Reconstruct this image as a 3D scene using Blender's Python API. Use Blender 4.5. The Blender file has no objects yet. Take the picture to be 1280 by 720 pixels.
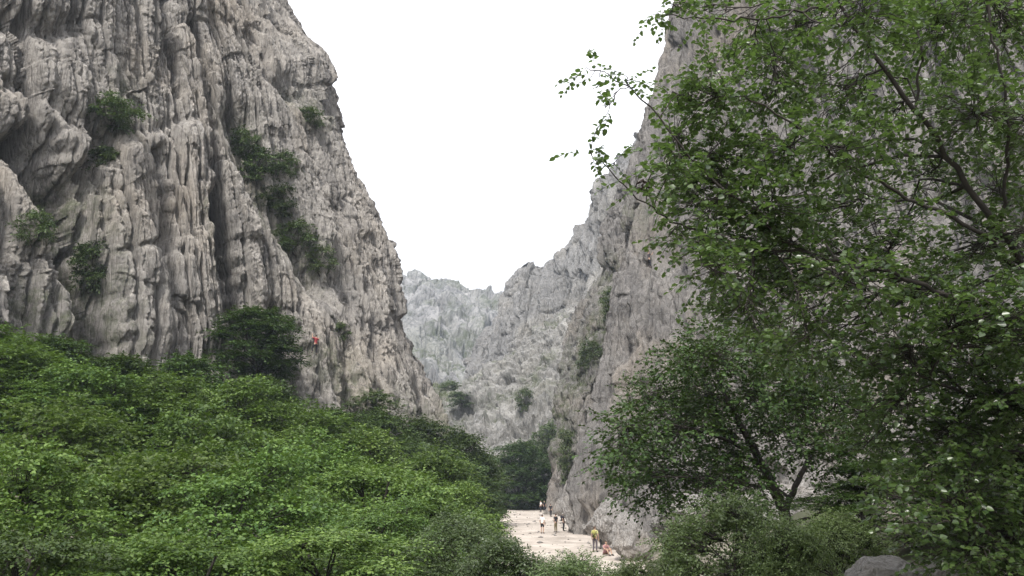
import bpy, bmesh, math, random
import numpy as np
from mathutils import Vector, Matrix

# ------------------------------------------------------------------ camera, world, sun, exposure
scene = bpy.context.scene
C = scene.collection
F_PX = 1004.0                       # focal length in pixels of the 1280 wide photograph
PITCH = math.atan(240 / F_PX)       # the horizon lies 240 px under the centre
cam_data = bpy.data.cameras.new('camera')
cam = bpy.data.objects.new('camera', cam_data)
C.objects.link(cam)
cam_data.sensor_width = 36.0
cam_data.lens = 36.0 * F_PX / 1280.0
cam_data.clip_start = 0.05
cam_data.clip_end = 6000.0
cam.location = (0, 0, 0)
cam.rotation_euler = (math.pi / 2 + PITCH, 0, 0)
scene.camera = cam

SUN_ELEV, SUN_AZ = math.radians(50), math.radians(196)   # azimuth measured from +Y towards +X: behind the camera, a little to the left
world = bpy.data.worlds.new('World')
scene.world = world
world.use_nodes = True
wn, wl = world.node_tree.nodes, world.node_tree.links
wn.clear()
w_out = wn.new('ShaderNodeOutputWorld')
w_bg = wn.new('ShaderNodeBackground')
w_bg.inputs['Strength'].default_value = 0.1
sky = wn.new('ShaderNodeTexSky')
sky.sky_type = 'NISHITA'
sky.sun_disc = False
sky.sun_elevation = SUN_ELEV
sky.sun_rotation = SUN_AZ
sky.dust_density = 4.0
w_tc = wn.new('ShaderNodeTexCoord')
w_sep = wn.new('ShaderNodeSeparateXYZ')
w_ramp = wn.new('ShaderNodeMapRange')          # an overcast sky is about three times brighter overhead than at the horizon
w_ramp.inputs['From Min'].default_value = 0.0
w_ramp.inputs['From Max'].default_value = 1.0
w_ramp.inputs['To Min'].default_value = 4.4
w_ramp.inputs['To Max'].default_value = 8.8
w_tint = wn.new('ShaderNodeMixRGB')
w_tint.blend_type = 'MULTIPLY'
w_tint.inputs['Fac'].default_value = 1.0
w_tint.inputs['Color2'].default_value = (1.0, 0.985, 1.0, 1)
w_mix = wn.new('ShaderNodeMixRGB')
w_mix.inputs['Fac'].default_value = 0.9
wl.new(w_tc.outputs['Generated'], w_sep.inputs[0])
wl.new(w_sep.outputs['Z'], w_ramp.inputs['Value'])
wl.new(w_ramp.outputs['Result'], w_tint.inputs['Color1'])
wl.new(sky.outputs['Color'], w_mix.inputs['Color1'])
wl.new(w_tint.outputs['Color'], w_mix.inputs['Color2'])
wl.new(w_mix.outputs['Color'], w_bg.inputs['Color'])
wl.new(w_bg.outputs[0], w_out.inputs['Surface'])

sun_data = bpy.data.lights.new('sun', 'SUN')
sun_data.energy = 1.5
sun_data.angle = math.radians(10)
sun_data.color = (1.0, 0.96, 0.9)
sun = bpy.data.objects.new('sun', sun_data)
C.objects.link(sun)
sd = Vector((math.sin(SUN_AZ) * math.cos(SUN_ELEV), math.cos(SUN_AZ) * math.cos(SUN_ELEV), math.sin(SUN_ELEV)))
sun.rotation_euler = sd.to_track_quat('Z', 'Y').to_euler()
sun.location = sd * 50

scene.view_settings.view_transform = 'Standard'
scene.view_settings.look = 'None'
scene.view_settings.gamma = 1.0
scene.view_settings.use_curve_mapping = False
scene.view_settings.exposure = 1.7
scene.render.engine = 'CYCLES'
scene.cycles.max_bounces = 8
scene.cycles.diffuse_bounces = 4
scene.cycles.transmission_bounces = 4
scene.cycles.volume_bounces = 0

# ------------------------------------------------------------------ small helpers
CP, SP = math.cos(PITCH), math.sin(PITCH)


def P(px, py, Y):
    """Point that the photograph shows at pixel (px, py), at distance Y along the valley."""
    cx, cy = (px - 640.0) / F_PX, (360.0 - py) / F_PX
    k = Y / (CP - SP * cy)
    return np.array([cx * k, Y, (SP + CP * cy) * k])


def project(p):
    x, y, z = p[..., 0], p[..., 1], p[..., 2]
    d = y * CP + z * SP
    u = -y * SP + z * CP
    return 640.0 + F_PX * x / d, 360.0 - F_PX * u / d


def smooth(a, b, x):
    t = np.clip((x - a) / (b - a), 0, 1)
    return t * t * (3 - 2 * t)


_r = np.random.RandomState(7)
PERM = _r.permutation(256)
PERM = np.concatenate([PERM, PERM, PERM])
GRAD = _r.normal(size=(256, 3))
GRAD /= np.linalg.norm(GRAD, axis=1)[:, None]
RND = _r.rand(256, 4)


def perlin(x, y, z):
    x, y, z = np.broadcast_arrays(np.asarray(x, float), np.asarray(y, float), np.asarray(z, float))
    xi, yi, zi = np.floor(x).astype(int), np.floor(y).astype(int), np.floor(z).astype(int)
    xf, yf, zf = x - xi, y - yi, z - zi
    u, v, w = [t * t * t * (t * (t * 6 - 15) + 10) for t in (xf, yf, zf)]
    xi &= 255; yi &= 255; zi &= 255

    def g(i, j, k):
        h = PERM[PERM[PERM[(xi + i) & 255] + ((yi + j) & 255)] + ((zi + k) & 255)]
        gr = GRAD[h]
        return gr[..., 0] * (xf - i) + gr[..., 1] * (yf - j) + gr[..., 2] * (zf - k)

    def lerp(a, b, t):
        return a + t * (b - a)
    x00 = lerp(g(0, 0, 0), g(1, 0, 0), u); x10 = lerp(g(0, 1, 0), g(1, 1, 0), u)
    x01 = lerp(g(0, 0, 1), g(1, 0, 1), u); x11 = lerp(g(0, 1, 1), g(1, 1, 1), u)
    return lerp(lerp(x00, x10, v), lerp(x01, x11, v), w) * 1.5


def fbm(x, y, z, octaves=4, gain=0.5):
    s, a = 0, 1.0
    for o in range(octaves):
        s = s + a * perlin(x * 2 ** o + 17.3 * o, y * 2 ** o + 5.1 * o, z * 2 ** o + 9.7 * o)
        a *= gain
    return s


def worley(a, b, seed=0):
    """F1, F2 and the nearest cell's four random numbers and offset."""
    ai, bi = np.floor(a).astype(int), np.floor(b).astype(int)
    f1 = np.full(a.shape, 9.0); f2 = np.full(a.shape, 9.0)
    rid = np.zeros(a.shape, int); ox = np.zeros(a.shape); oy = np.zeros(a.shape)
    for i in (-1, 0, 1):
        for j in (-1, 0, 1):
            h = PERM[PERM[(ai + i + seed * 31) & 255] + ((bi + j + seed * 57) & 255)]
            dx = a - (ai + i + RND[h, 0]); dy = b - (bi + j + RND[h, 1])
            d = np.sqrt(dx * dx + dy * dy)
            near = d < f1
            f2 = np.where(near, f1, np.minimum(f2, d))
            rid = np.where(near, h, rid); ox = np.where(near, dx, ox); oy = np.where(near, dy, oy)
            f1 = np.where(near, d, f1)
    return f1, f2, RND[(rid * 7 + 3) & 255], ox, oy


def mesh_from(name, verts, faces_flat, nper, mat, smooth_shade=False):
    """Fast mesh from arrays; faces_flat is (n, nper) vertex indices."""
    me = bpy.data.meshes.new(name)
    verts = np.asarray(verts, np.float32)
    faces = np.asarray(faces_flat, np.int32)
    n = len(faces)
    me.vertices.add(len(verts))
    me.vertices.foreach_set('co', verts.ravel())
    me.loops.add(n * nper)
    me.loops.foreach_set('vertex_index', faces.ravel())
    me.polygons.add(n)
    me.polygons.foreach_set('loop_start', np.arange(0, n * nper, nper, dtype=np.int32))
    if smooth_shade:
        me.polygons.foreach_set('use_smooth', np.ones(n, bool))
    me.update(calc_edges=True)
    me.materials.append(mat)
    return me


def link(name, me, parent=None):
    o = bpy.data.objects.new(name, me)
    C.objects.link(o)
    if parent:
        o.parent = parent
    return o


def tag(o, label=None, cat=None, group=None, kind=None):
    if label: o['label'] = label
    if cat: o['category'] = cat
    if group: o['group'] = group
    if kind: o['kind'] = kind
    return o


def empty(name, loc=(0, 0, 0), rz=0.0):
    o = bpy.data.objects.new(name, None)
    o.empty_display_size = 0.3
    o.location = loc
    o.rotation_euler = (0, 0, rz)
    C.objects.link(o)
    return o


def copy_tree(o, parent=None):
    c = o.copy()
    C.objects.link(c)
    if parent:
        c.parent = parent
    for ch in list(o.children):
        copy_tree(ch, c)
    return c


# ------------------------------------------------------------------ materials
def new_mat(name):
    m = bpy.data.materials.new(name)
    m.use_nodes = True
    nt = m.node_tree
    b = nt.nodes['Principled BSDF']
    return m, nt.nodes, nt.links, b


def rock_mat(name, light, dark, stain, warm, stain_amt=0.5, scale=1.0, bump=0.8):
    m, n, l, b = new_mat(name)
    geo = n.new('ShaderNodeNewGeometry')

    def mapped(sx, sy, sz):
        mp = n.new('ShaderNodeMapping')
        mp.inputs['Scale'].default_value = (sx * scale, sy * scale, sz * scale)
        l.new(geo.outputs['Position'], mp.inputs['Vector'])
        return mp.outputs['Vector']

    def noise(vec, sc, det=6, rough=0.6, dist=0.0):
        t = n.new('ShaderNodeTexNoise')
        t.inputs['Scale'].default_value = sc
        t.inputs['Detail'].default_value = det
        t.inputs['Roughness'].default_value = rough
        t.inputs['Distortion'].default_value = dist
        l.new(vec, t.inputs['Vector'])
        return t.outputs['Fac']

    def ramp(fac, a, bb):
        r = n.new('ShaderNodeMapRange')
        r.inputs['From Min'].default_value = a
        r.inputs['From Max'].default_value = bb
        l.new(fac, r.inputs['Value'])
        return r.outputs['Result']

    def mix(fac, c1, c2):
        x = n.new('ShaderNodeMixRGB')
        for s, c in (('Color1', c1), ('Color2', c2)):
            if isinstance(c, tuple): x.inputs[s].default_value = (*c, 1)
            else: l.new(c, x.inputs[s])
        if isinstance(fac, float): x.inputs['Fac'].default_value = fac
        else: l.new(fac, x.inputs['Fac'])
        return x.outputs['Color']

    def times(fac, k):
        x = n.new('ShaderNodeMath'); x.operation = 'MULTIPLY'
        l.new(fac, x.inputs[0]); x.inputs[1].default_value = k
        return x.outputs[0]
    col = mix(ramp(noise(mapped(1, 1, 0.5), 0.28, 7, 0.65), 0.35, 0.65), dark, light)
    col = mix(times(ramp(noise(mapped(1, 1, 1), 0.11, 4, 0.5), 0.5, 0.7), 0.6), col, warm)
    streak = ramp(noise(mapped(1, 1, 0.09), 0.55, 8, 0.7, 0.4), 0.52, 0.68)        # water stains running down the face
    col = mix(times(streak, stain_amt), col, stain)
    for sc_, zs, amt in ((1.1, 0.12, 0.6), (2.6, 0.35, 0.5)):                       # dark seepage lines in the joints
        sk = ramp(noise(mapped(1, 1, zs), sc_, 6, 0.65, 0.6), 0.55, 0.66)
        col = mix(times(sk, amt * (0.5 + stain_amt)), col, tuple(c * 0.6 for c in stain))
    spots = ramp(noise(mapped(1, 1, 0.5), 1.5, 8, 0.8), 0.52, 0.62)               # lichen
    col = mix(times(spots, 0.7), col, stain)
    pale = ramp(noise(mapped(1, 1, 0.4), 1.2, 8, 0.8), 0.55, 0.66)
    col = mix(times(pale, 0.7), col, tuple(min(1, c * 1.35) for c in light))
    at = n.new('ShaderNodeAttribute'); at.attribute_name = 'moss'
    mo = n.new('ShaderNodeMath'); mo.operation = 'MULTIPLY'
    l.new(at.outputs['Fac'], mo.inputs[0]); l.new(ramp(noise(mapped(1, 1, 1), 0.9, 7, 0.75), 0.42, 0.6), mo.inputs[1])
    col = mix(mo.outputs[0], col, (0.075, 0.095, 0.040))                           # moss and grass growing in the gullies
    l.new(col, b.inputs['Base Color'])
    b.inputs['Roughness'].default_value = 0.92
    b.inputs['Specular IOR Level'].default_value = 0.2
    vo = n.new('ShaderNodeTexVoronoi'); vo.feature = 'DISTANCE_TO_EDGE'; vo.inputs['Scale'].default_value = 1.1
    wv = n.new('ShaderNodeMixRGB'); wv.blend_type = 'ADD'; wv.inputs['Fac'].default_value = 0.6
    nw = n.new('ShaderNodeTexNoise'); nw.inputs['Scale'].default_value = 1.3; nw.inputs['Detail'].default_value = 4
    mv = mapped(1, 1, 0.14)
    l.new(mv, nw.inputs['Vector']); l.new(mv, wv.inputs['Color1']); l.new(nw.outputs['Color'], wv.inputs['Color2'])
    l.new(wv.outputs['Color'], vo.inputs['Vector'])
    ck = n.new('ShaderNodeMapRange'); ck.inputs['From Max'].default_value = 0.10; ck.inputs['To Max'].default_value = 0.22
    l.new(vo.outputs['Distance'], ck.inputs['Value'])
    hh = n.new('ShaderNodeMath'); hh.operation = 'ADD'
    l.new(noise(mapped(1, 1, 0.45), 1.6, 10, 0.75), hh.inputs[0]); l.new(ck.outputs['Result'], hh.inputs[1])
    h = hh.outputs[0]
    bp = n.new('ShaderNodeBump')
    bp.inputs['Strength'].default_value = bump
    bp.inputs['Distance'].default_value = 0.9 / scale
    l.new(h, bp.inputs['Height'])
    l.new(bp.outputs['Normal'], b.inputs['Normal'])
    return m


def leaf_mat(name, c_dark, c_light, c_trans, trans=0.25, rough=0.42, spec=0.5):
    m, n, l, b = new_mat(name)
    geo = n.new('ShaderNodeNewGeometry')
    oi = n.new('ShaderNodeObjectInfo')
    r = n.new('ShaderNodeMixRGB')
    r.inputs['Color1'].default_value = (*c_dark, 1)
    r.inputs['Color2'].default_value = (*c_light, 1)
    l.new(geo.outputs['Random Per Island'], r.inputs['Fac'])
    hs = n.new('ShaderNodeHueSaturation')
    mr = n.new('ShaderNodeMapRange')
    mr.inputs['To Min'].default_value = 0.65; mr.inputs['To Max'].default_value = 1.2
    l.new(oi.outputs['Random'], mr.inputs['Value'])
    l.new(mr.outputs['Result'], hs.inputs['Value'])
    mh = n.new('ShaderNodeMapRange')
    mh.inputs['To Min'].default_value = 0.482; mh.inputs['To Max'].default_value = 0.508
    mf = n.new('ShaderNodeMath'); mf.operation = 'FRACT'
    mm = n.new('ShaderNodeMath'); mm.operation = 'MULTIPLY'; mm.inputs[1].default_value = 7.31
    l.new(oi.outputs['Random'], mm.inputs[0]); l.new(mm.outputs[0], mf.inputs[0]); l.new(mf.outputs[0], mh.inputs['Value'])
    l.new(mh.outputs['Result'], hs.inputs['Hue'])
    l.new(r.outputs['Color'], hs.inputs['Color'])
    l.new(hs.outputs['Color'], b.inputs['Base Color'])
    b.inputs['Roughness'].default_value = rough
    b.inputs['Specular IOR Level'].default_value = spec
    tr = n.new('ShaderNodeBsdfTranslucent')
    tr.inputs['Color'].default_value = (*c_trans, 1)
    mx = n.new('ShaderNodeMixShader')
    mx.inputs['Fac'].default_value = trans
    l.new(b.outputs[0], mx.inputs[1]); l.new(tr.outputs[0], mx.inputs[2])
    l.new(mx.outputs[0], n['Material Output'].inputs['Surface'])
    return m


def plain_mat(name, col, rough=0.8, var=0.2, scale=8.0):
    m, n, l, b = new_mat(name)
    tc = n.new('ShaderNodeTexCoord')
    t = n.new('ShaderNodeTexNoise')
    t.inputs['Scale'].default_value = scale; t.inputs['Detail'].default_value = 4
    l.new(tc.outputs['Object'], t.inputs['Vector'])
    x = n.new('ShaderNodeMixRGB')
    x.inputs['Color1'].default_value = (*[c * (1 - var) for c in col], 1)
    x.inputs['Color2'].default_value = (*[min(1, c * (1 + var)) for c in col], 1)
    l.new(t.outputs['Fac'], x.inputs['Fac'])
    l.new(x.outputs['Color'], b.inputs['Base Color'])
    b.inputs['Roughness'].default_value = rough
    return m


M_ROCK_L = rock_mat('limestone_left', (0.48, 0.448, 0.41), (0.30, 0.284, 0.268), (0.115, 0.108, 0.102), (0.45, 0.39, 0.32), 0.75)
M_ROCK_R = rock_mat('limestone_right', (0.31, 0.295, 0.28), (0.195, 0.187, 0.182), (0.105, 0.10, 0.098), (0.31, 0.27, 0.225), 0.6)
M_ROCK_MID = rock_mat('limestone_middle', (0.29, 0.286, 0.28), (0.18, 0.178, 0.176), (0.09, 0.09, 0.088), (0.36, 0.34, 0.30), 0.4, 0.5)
M_ROCK_FAR = rock_mat('limestone_far', (0.40, 0.392, 0.39), (0.19, 0.19, 0.19), (0.04, 0.05, 0.04), (0.22, 0.23, 0.17), 0.4, 0.2)
M_SCREE = rock_mat('limestone_scree', (0.37, 0.36, 0.34), (0.20, 0.196, 0.186), (0.085, 0.085, 0.08), (0.28, 0.27, 0.225), 0.3, 0.7)
M_BOULDER = rock_mat('limestone_boulder', (0.44, 0.42, 0.40), (0.30, 0.285, 0.27), (0.16, 0.15, 0.14), (0.38, 0.33, 0.28), 0.3, 3.5, 1.0)
M_BARK = plain_mat('grey_bark', (0.030, 0.025, 0.021), 0.9, 0.5, 14)
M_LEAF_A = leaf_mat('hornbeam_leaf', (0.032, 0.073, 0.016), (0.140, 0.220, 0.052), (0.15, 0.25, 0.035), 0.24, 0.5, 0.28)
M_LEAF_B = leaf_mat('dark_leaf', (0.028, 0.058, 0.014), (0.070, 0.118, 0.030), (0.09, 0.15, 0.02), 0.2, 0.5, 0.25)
M_LEAF_C = leaf_mat('maple_leaf', (0.024, 0.052, 0.018), (0.086, 0.142, 0.044), (0.14, 0.24, 0.045), 0.3, 0.33, 0.6)
M_LEAF_D = leaf_mat('shrub_leaf', (0.065, 0.105, 0.030), (0.135, 0.19, 0.062), (0.15, 0.22, 0.06))
M_LEAF_E = leaf_mat('grey_green_leaf', (0.045, 0.080, 0.028), (0.11, 0.155, 0.060), (0.11, 0.17, 0.04))
M_LEAF_F = leaf_mat('cliff_shrub_leaf', (0.048, 0.082, 0.028), (0.115, 0.16, 0.058), (0.06, 0.10, 0.03), 0.2, 0.5, 0.3)
M_LEAF_G = leaf_mat('deep_green_and_shade_leaf', (0.022, 0.050, 0.012), (0.075, 0.125, 0.030), (0.08, 0.13, 0.02), 0.2, 0.5, 0.3)  # deep green foliage; also paints shade into the bottom left crown
M_LEAF_DRY = leaf_mat('withered_leaf', (0.02, 0.012, 0.014), (0.04, 0.022, 0.02), (0.05, 0.02, 0.02), 0.1)


# ------------------------------------------------------------------ terrain
def ground_z(x, y):
    x = np.asarray(x, float); y = np.asarray(y, float)
    near = -1.75 + (-5.0 + 1.75) * smooth(4, 36, y)
    shelf = smooth(2.5, 7.0, x) * (1 - smooth(22, 42, y))
    z = near * (1 - shelf) + shelf * (-1.75 - 0.02 * y)
    z = z - 2.6 * smooth(-2, -8, x) * (1 - smooth(18, 40, y)) * smooth(2, 8, y)
    z = z + 0.40 * np.maximum(0, -x - 5.5) * smooth(8, 45, y)
    z = z + 0.35 * np.maximum(0, x - 9 + 5 * (1 - smooth(20, 60, y)))
    z = z + 0.30 * np.maximum(0, -x - 40) * (1 - smooth(-40, 10, y))
    return z


def bump_z(x, y):
    flat = smooth(38, 46, y) * smooth(-4.5, -1.0, x) * (1 - smooth(9.0, 12, x))
    return ground_z(x, y) + (1 - flat) * 0.35 * fbm(x * 0.22, y * 0.22, 0.3, 3) + 0.03 * perlin(x * 1.1, y * 1.1, 3.1)


def build_ground():
    def axis(lo, hi, far_lo, far_hi, step):
        core = np.arange(lo, hi, step)
        a = [core[0]]; s = step
        while a[-1] > far_lo:
            s *= 1.3; a.append(a[-1] - s)
        b = [core[-1]]; s = step
        while b[-1] < far_hi:
            s *= 1.3; b.append(b[-1] + s)
        return np.concatenate([np.array(a[1:][::-1]), core, np.array(b[1:])])
    xs = axis(-45, 45, -800, 800, 0.5)
    ys = axis(-6, 150, -500, 900, 0.5)
    X, Y = np.meshgrid(xs, ys)
    Xc, Yc = np.clip(X, -120, 120), Y
    Z = bump_z(Xc, Yc)
    V = np.stack([X, Y, Z], -1).reshape(-1, 3)
    ny, nx = X.shape
    idx = np.arange(nx * ny).reshape(ny, nx)
    Fq = np.stack([idx[:-1, :-1], idx[:-1, 1:], idx[1:, 1:], idx[1:, :-1]], -1).reshape(-1, 4)
    m, n, l, b = new_mat('forest_floor')
    geo = n.new('ShaderNodeNewGeometry')
    t = n.new('ShaderNodeTexNoise'); t.inputs['Scale'].default_value = 0.5; t.inputs['Detail'].default_value = 9
    l.new(geo.outputs['Position'], t.inputs['Vector'])
    r = n.new('ShaderNodeValToRGB')
    r.color_ramp.elements[0].position = 0.4; r.color_ramp.elements[0].color = (0.05, 0.055, 0.028, 1)
    r.color_ramp.elements[1].position = 0.62; r.color_ramp.elements[1].color = (0.26, 0.23, 0.19, 1)
    l.new(t.outputs['Fac'], r.inputs['Fac']); l.new(r.outputs['Color'], b.inputs['Base Color'])
    b.inputs['Roughness'].default_value = 0.95
    o = link('ground', mesh_from('ground', V, Fq, 4, m, True))
    tag(o, kind='structure')


def build_clearing():
    """The trodden gravel place under the right cliff: a sheet a little above the ground."""
    outline = [(-3.2, 40), (1.5, 38), (6.8, 44), (8.6, 60), (8.8, 84), (9.5, 100), (8.4, 118), (8.0, 138), (3.5, 143),
               (-1.6, 139), (-2.2, 110), (-1.9, 90), (-2.4, 70), (-3.2, 55)]
    n = len(outline); pts = []
    for i in range(n):
        p0, p1, p2, p3 = [np.array(outline[(i + k) % n], float) for k in (-1, 0, 1, 2)]
        for t in np.linspace(0, 1, 8, endpoint=False):
            q = 0.5 * ((2 * p1) + (p2 - p0) * t + (2 * p0 - 5 * p1 + 4 * p2 - p3) * t * t + (3 * p1 - p0 - 3 * p2 + p3) * t ** 3)
            pts.append(q)
    pts = np.array(pts)
    c = np.array([2.8, 88.0])
    V = []; rings = 40
    for k in range(rings + 1):
        s = k / rings
        q = c + (pts - c) * s
        V.append(np.stack([q[:, 0], q[:, 1], bump_z(q[:, 0], q[:, 1]) + 0.03 + 0.035 * (1 - s)], -1))
    V = np.concatenate(V); m_ = len(pts)
    Fq = []
    for k in range(rings):
        for i in range(m_):
            j = (i + 1) % m_
            Fq.append((k * m_ + i, k * m_ + j, (k + 1) * m_ + j, (k + 1) * m_ + i))
    m, nn, l, b = new_mat('pale_gravel')
    geo = nn.new('ShaderNodeNewGeometry')
    t = nn.new('ShaderNodeTexNoise'); t.inputs['Scale'].default_value = 0.35; t.inputs['Detail'].default_value = 10
    t.inputs['Roughness'].default_value = 0.7
    l.new(geo.outputs['Position'], t.inputs['Vector'])
    r = nn.new('ShaderNodeValToRGB')
    r.color_ramp.elements[0].position = 0.35; r.color_ramp.elements[0].color = (0.30, 0.26, 0.22, 1)
    r.color_ramp.elements[1].position = 0.6; r.color_ramp.elements[1].color = (0.56, 0.50, 0.44, 1)
    l.new(t.outputs['Fac'], r.inputs['Fac']); l.new(r.outputs['Color'], b.inputs['Base Color'])
    b.inputs['Roughness'].default_value = 0.95
    bp = nn.new('ShaderNodeBump'); bp.inputs['Strength'].default_value = 0.4; bp.inputs['Distance'].default_value = 0.1
    t2 = nn.new('ShaderNodeTexNoise'); t2.inputs['Scale'].default_value = 6; t2.inputs['Detail'].default_value = 6
    l.new(geo.outputs['Position'], t2.inputs['Vector']); l.new(t2.outputs['Fac'], bp.inputs['Height'])
    l.new(bp.outputs['Normal'], b.inputs['Normal'])
    o = link('gravel_clearing', mesh_from('gravel_clearing', V, np.array(Fq), 4, m, True))
    tag(o, kind='structure')


build_ground()
build_clearing()


# ------------------------------------------------------------------ rock faces
def catmull(A, n, axis, weights=None):
    """Resample a control net along one axis with Catmull-Rom."""
    A = np.moveaxis(np.asarray(A, float), axis, 0)
    k = len(A)
    seg = np.linalg.norm(np.diff(A, axis=0), axis=-1)
    seg = seg.reshape(k - 1, -1).mean(1) if weights is None else np.asarray(weights, float)
    cum = np.concatenate([[0], np.cumsum(seg)])
    t = np.linspace(0, cum[-1], n)
    i = np.clip(np.searchsorted(cum, t, side='right') - 1, 0, k - 2)
    f = ((t - cum[i]) / seg[i]).reshape((-1,) + (1,) * (A.ndim - 1))
    p0, p1, p2, p3 = A[np.maximum(i - 1, 0)], A[i], A[i + 1], A[np.minimum(i + 2, k - 1)]
    out = 0.5 * (2 * p1 + (p2 - p0) * f + (2 * p0 - 5 * p1 + 4 * p2 - p3) * f ** 2 + (3 * p1 - p0 - 3 * p2 + p3) * f ** 3)
    return np.moveaxis(out, 0, axis)


def seg_dist(px, py, line):
    best = np.full(px.shape, 1e9)
    for (ax, ay), (bx, by) in zip(line[:-1], line[1:]):
        vx, vy = bx - ax, by - ay
        t = np.clip(((px - ax) * vx + (py - ay) * vy) / (vx * vx + vy * vy + 1e-9), 0, 1)
        best = np.minimum(best, np.hypot(px - ax - t * vx, py - ay - t * vy))
    return best


class Face:
    """A rock face: control net -> fine grid -> displaced along its normals."""

    def __init__(self, name, net, nu, nv, mat, disp, flip=False, uw=None, vw=None, level=0.25):
        G = catmull(catmull(net, nv, 0, vw), nu, 1, uw)        # rows (height), columns (along the wall)
        du = np.gradient(G, axis=1); dv = np.gradient(G, axis=0)
        N = np.cross(du, dv); N /= np.linalg.norm(N, axis=-1)[..., None] + 1e-12
        if flip: N = -N
        N[..., 2] *= level; N /= np.linalg.norm(N, axis=-1)[..., None] + 1e-12      # push out level, so that ribs stay upright
        a = np.cumsum(np.linalg.norm(du, axis=-1), axis=1)
        a = a * 0.5 + 0.5 * a[nv // 3][None, :]
        h = np.cumsum(np.linalg.norm(dv, axis=-1), axis=0)
        px, py = project(G)
        d, moss = disp(a, h, G, px, py)
        V = G + N * d[..., None]
        self.V = V
        self.N = N
        idx = np.arange(nu * nv).reshape(nv, nu)
        Fq = np.stack([idx[:-1, :-1], idx[:-1, 1:], idx[1:, 1:], idx[1:, :-1]], -1).reshape(-1, 4)
        if flip: Fq = Fq[:, ::-1]
        me = mesh_from(name, V.reshape(-1, 3), Fq, 4, mat)
        at = me.attributes.new('moss', 'FLOAT', 'POINT')
        at.data.foreach_set('value', np.clip(moss, 0, 1).astype(np.float32).ravel())
        self.ob = tag(link(name, me), kind='structure')
        self.px, self.py = project(V)

    def at(self, px, py):
        """The nearest surface point that shows at a pixel, and its normal."""
        m = (np.abs(self.px - px) < 4) & (np.abs(self.py - py) < 4)
        if not m.any():
            m = np.hypot(self.px - px, self.py - py) < 15
        Y = np.where(m, self.V[..., 1], 1e9)
        k = np.unravel_index(np.argmin(Y), Y.shape)
        return self.V[k], self.N[k]


def columns(a, h, seed, width, amp, blk, blk_h, joint, bulge=0.5):
    """Upright ribs parted by narrow dark joints, each rib broken into blocks."""
    aw = a / width + 0.24 * perlin(a * 0.22 / width, h * 0.16 / width, seed + 0.2) + 0.05 * perlin(a * 0.9 / width, h * 0.55 / width, seed + 1.2)
    ai = np.floor(aw).astype(int)
    f1 = np.full(a.shape, 9.0); f2 = np.full(a.shape, 9.0); cid = np.zeros(a.shape, int)
    for i in (-1, 0, 1):
        k = PERM[(ai + i + seed * 13) & 255]
        d = np.abs(aw - (ai + i + 0.15 + 0.7 * RND[k, 0]))
        near = d < f1
        f2 = np.where(near, f1, np.minimum(f2, d)); cid = np.where(near, k, cid); f1 = np.where(near, d, f1)
    gap = f2 - f1
    hb = (h + 0.5 * perlin(a * 0.8 / width, h * 0.4 / width, seed + 2.2) * width) / (blk_h * (0.6 + 0.9 * RND[cid, 1])) + 7.0 * RND[cid, 2]
    bi = np.floor(hb).astype(int); bf = hb - bi
    r = RND[PERM[PERM[cid] + (bi & 255)] & 255]
    edge = np.minimum(bf, 1 - bf)
    out = amp * (2 * RND[cid, 3] - 1) + blk * (2 * r[..., 0] - 1) + blk * 0.45 * (bf - 0.5) * (r[..., 1] * 2 - 1)
    out = out + bulge * amp * (1 - np.exp(-gap / 0.35)) - 0.25 * blk * np.exp(-(edge * blk_h / (0.12 * width)) ** 2)
    m = 0.35 + 0.65 * smooth(-0.3, 0.2, perlin(cid * 0.37, h * 0.45 / blk_h, seed + 3.2))
    return out - joint * m * np.maximum(0, 1 - gap / 0.26)


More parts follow.
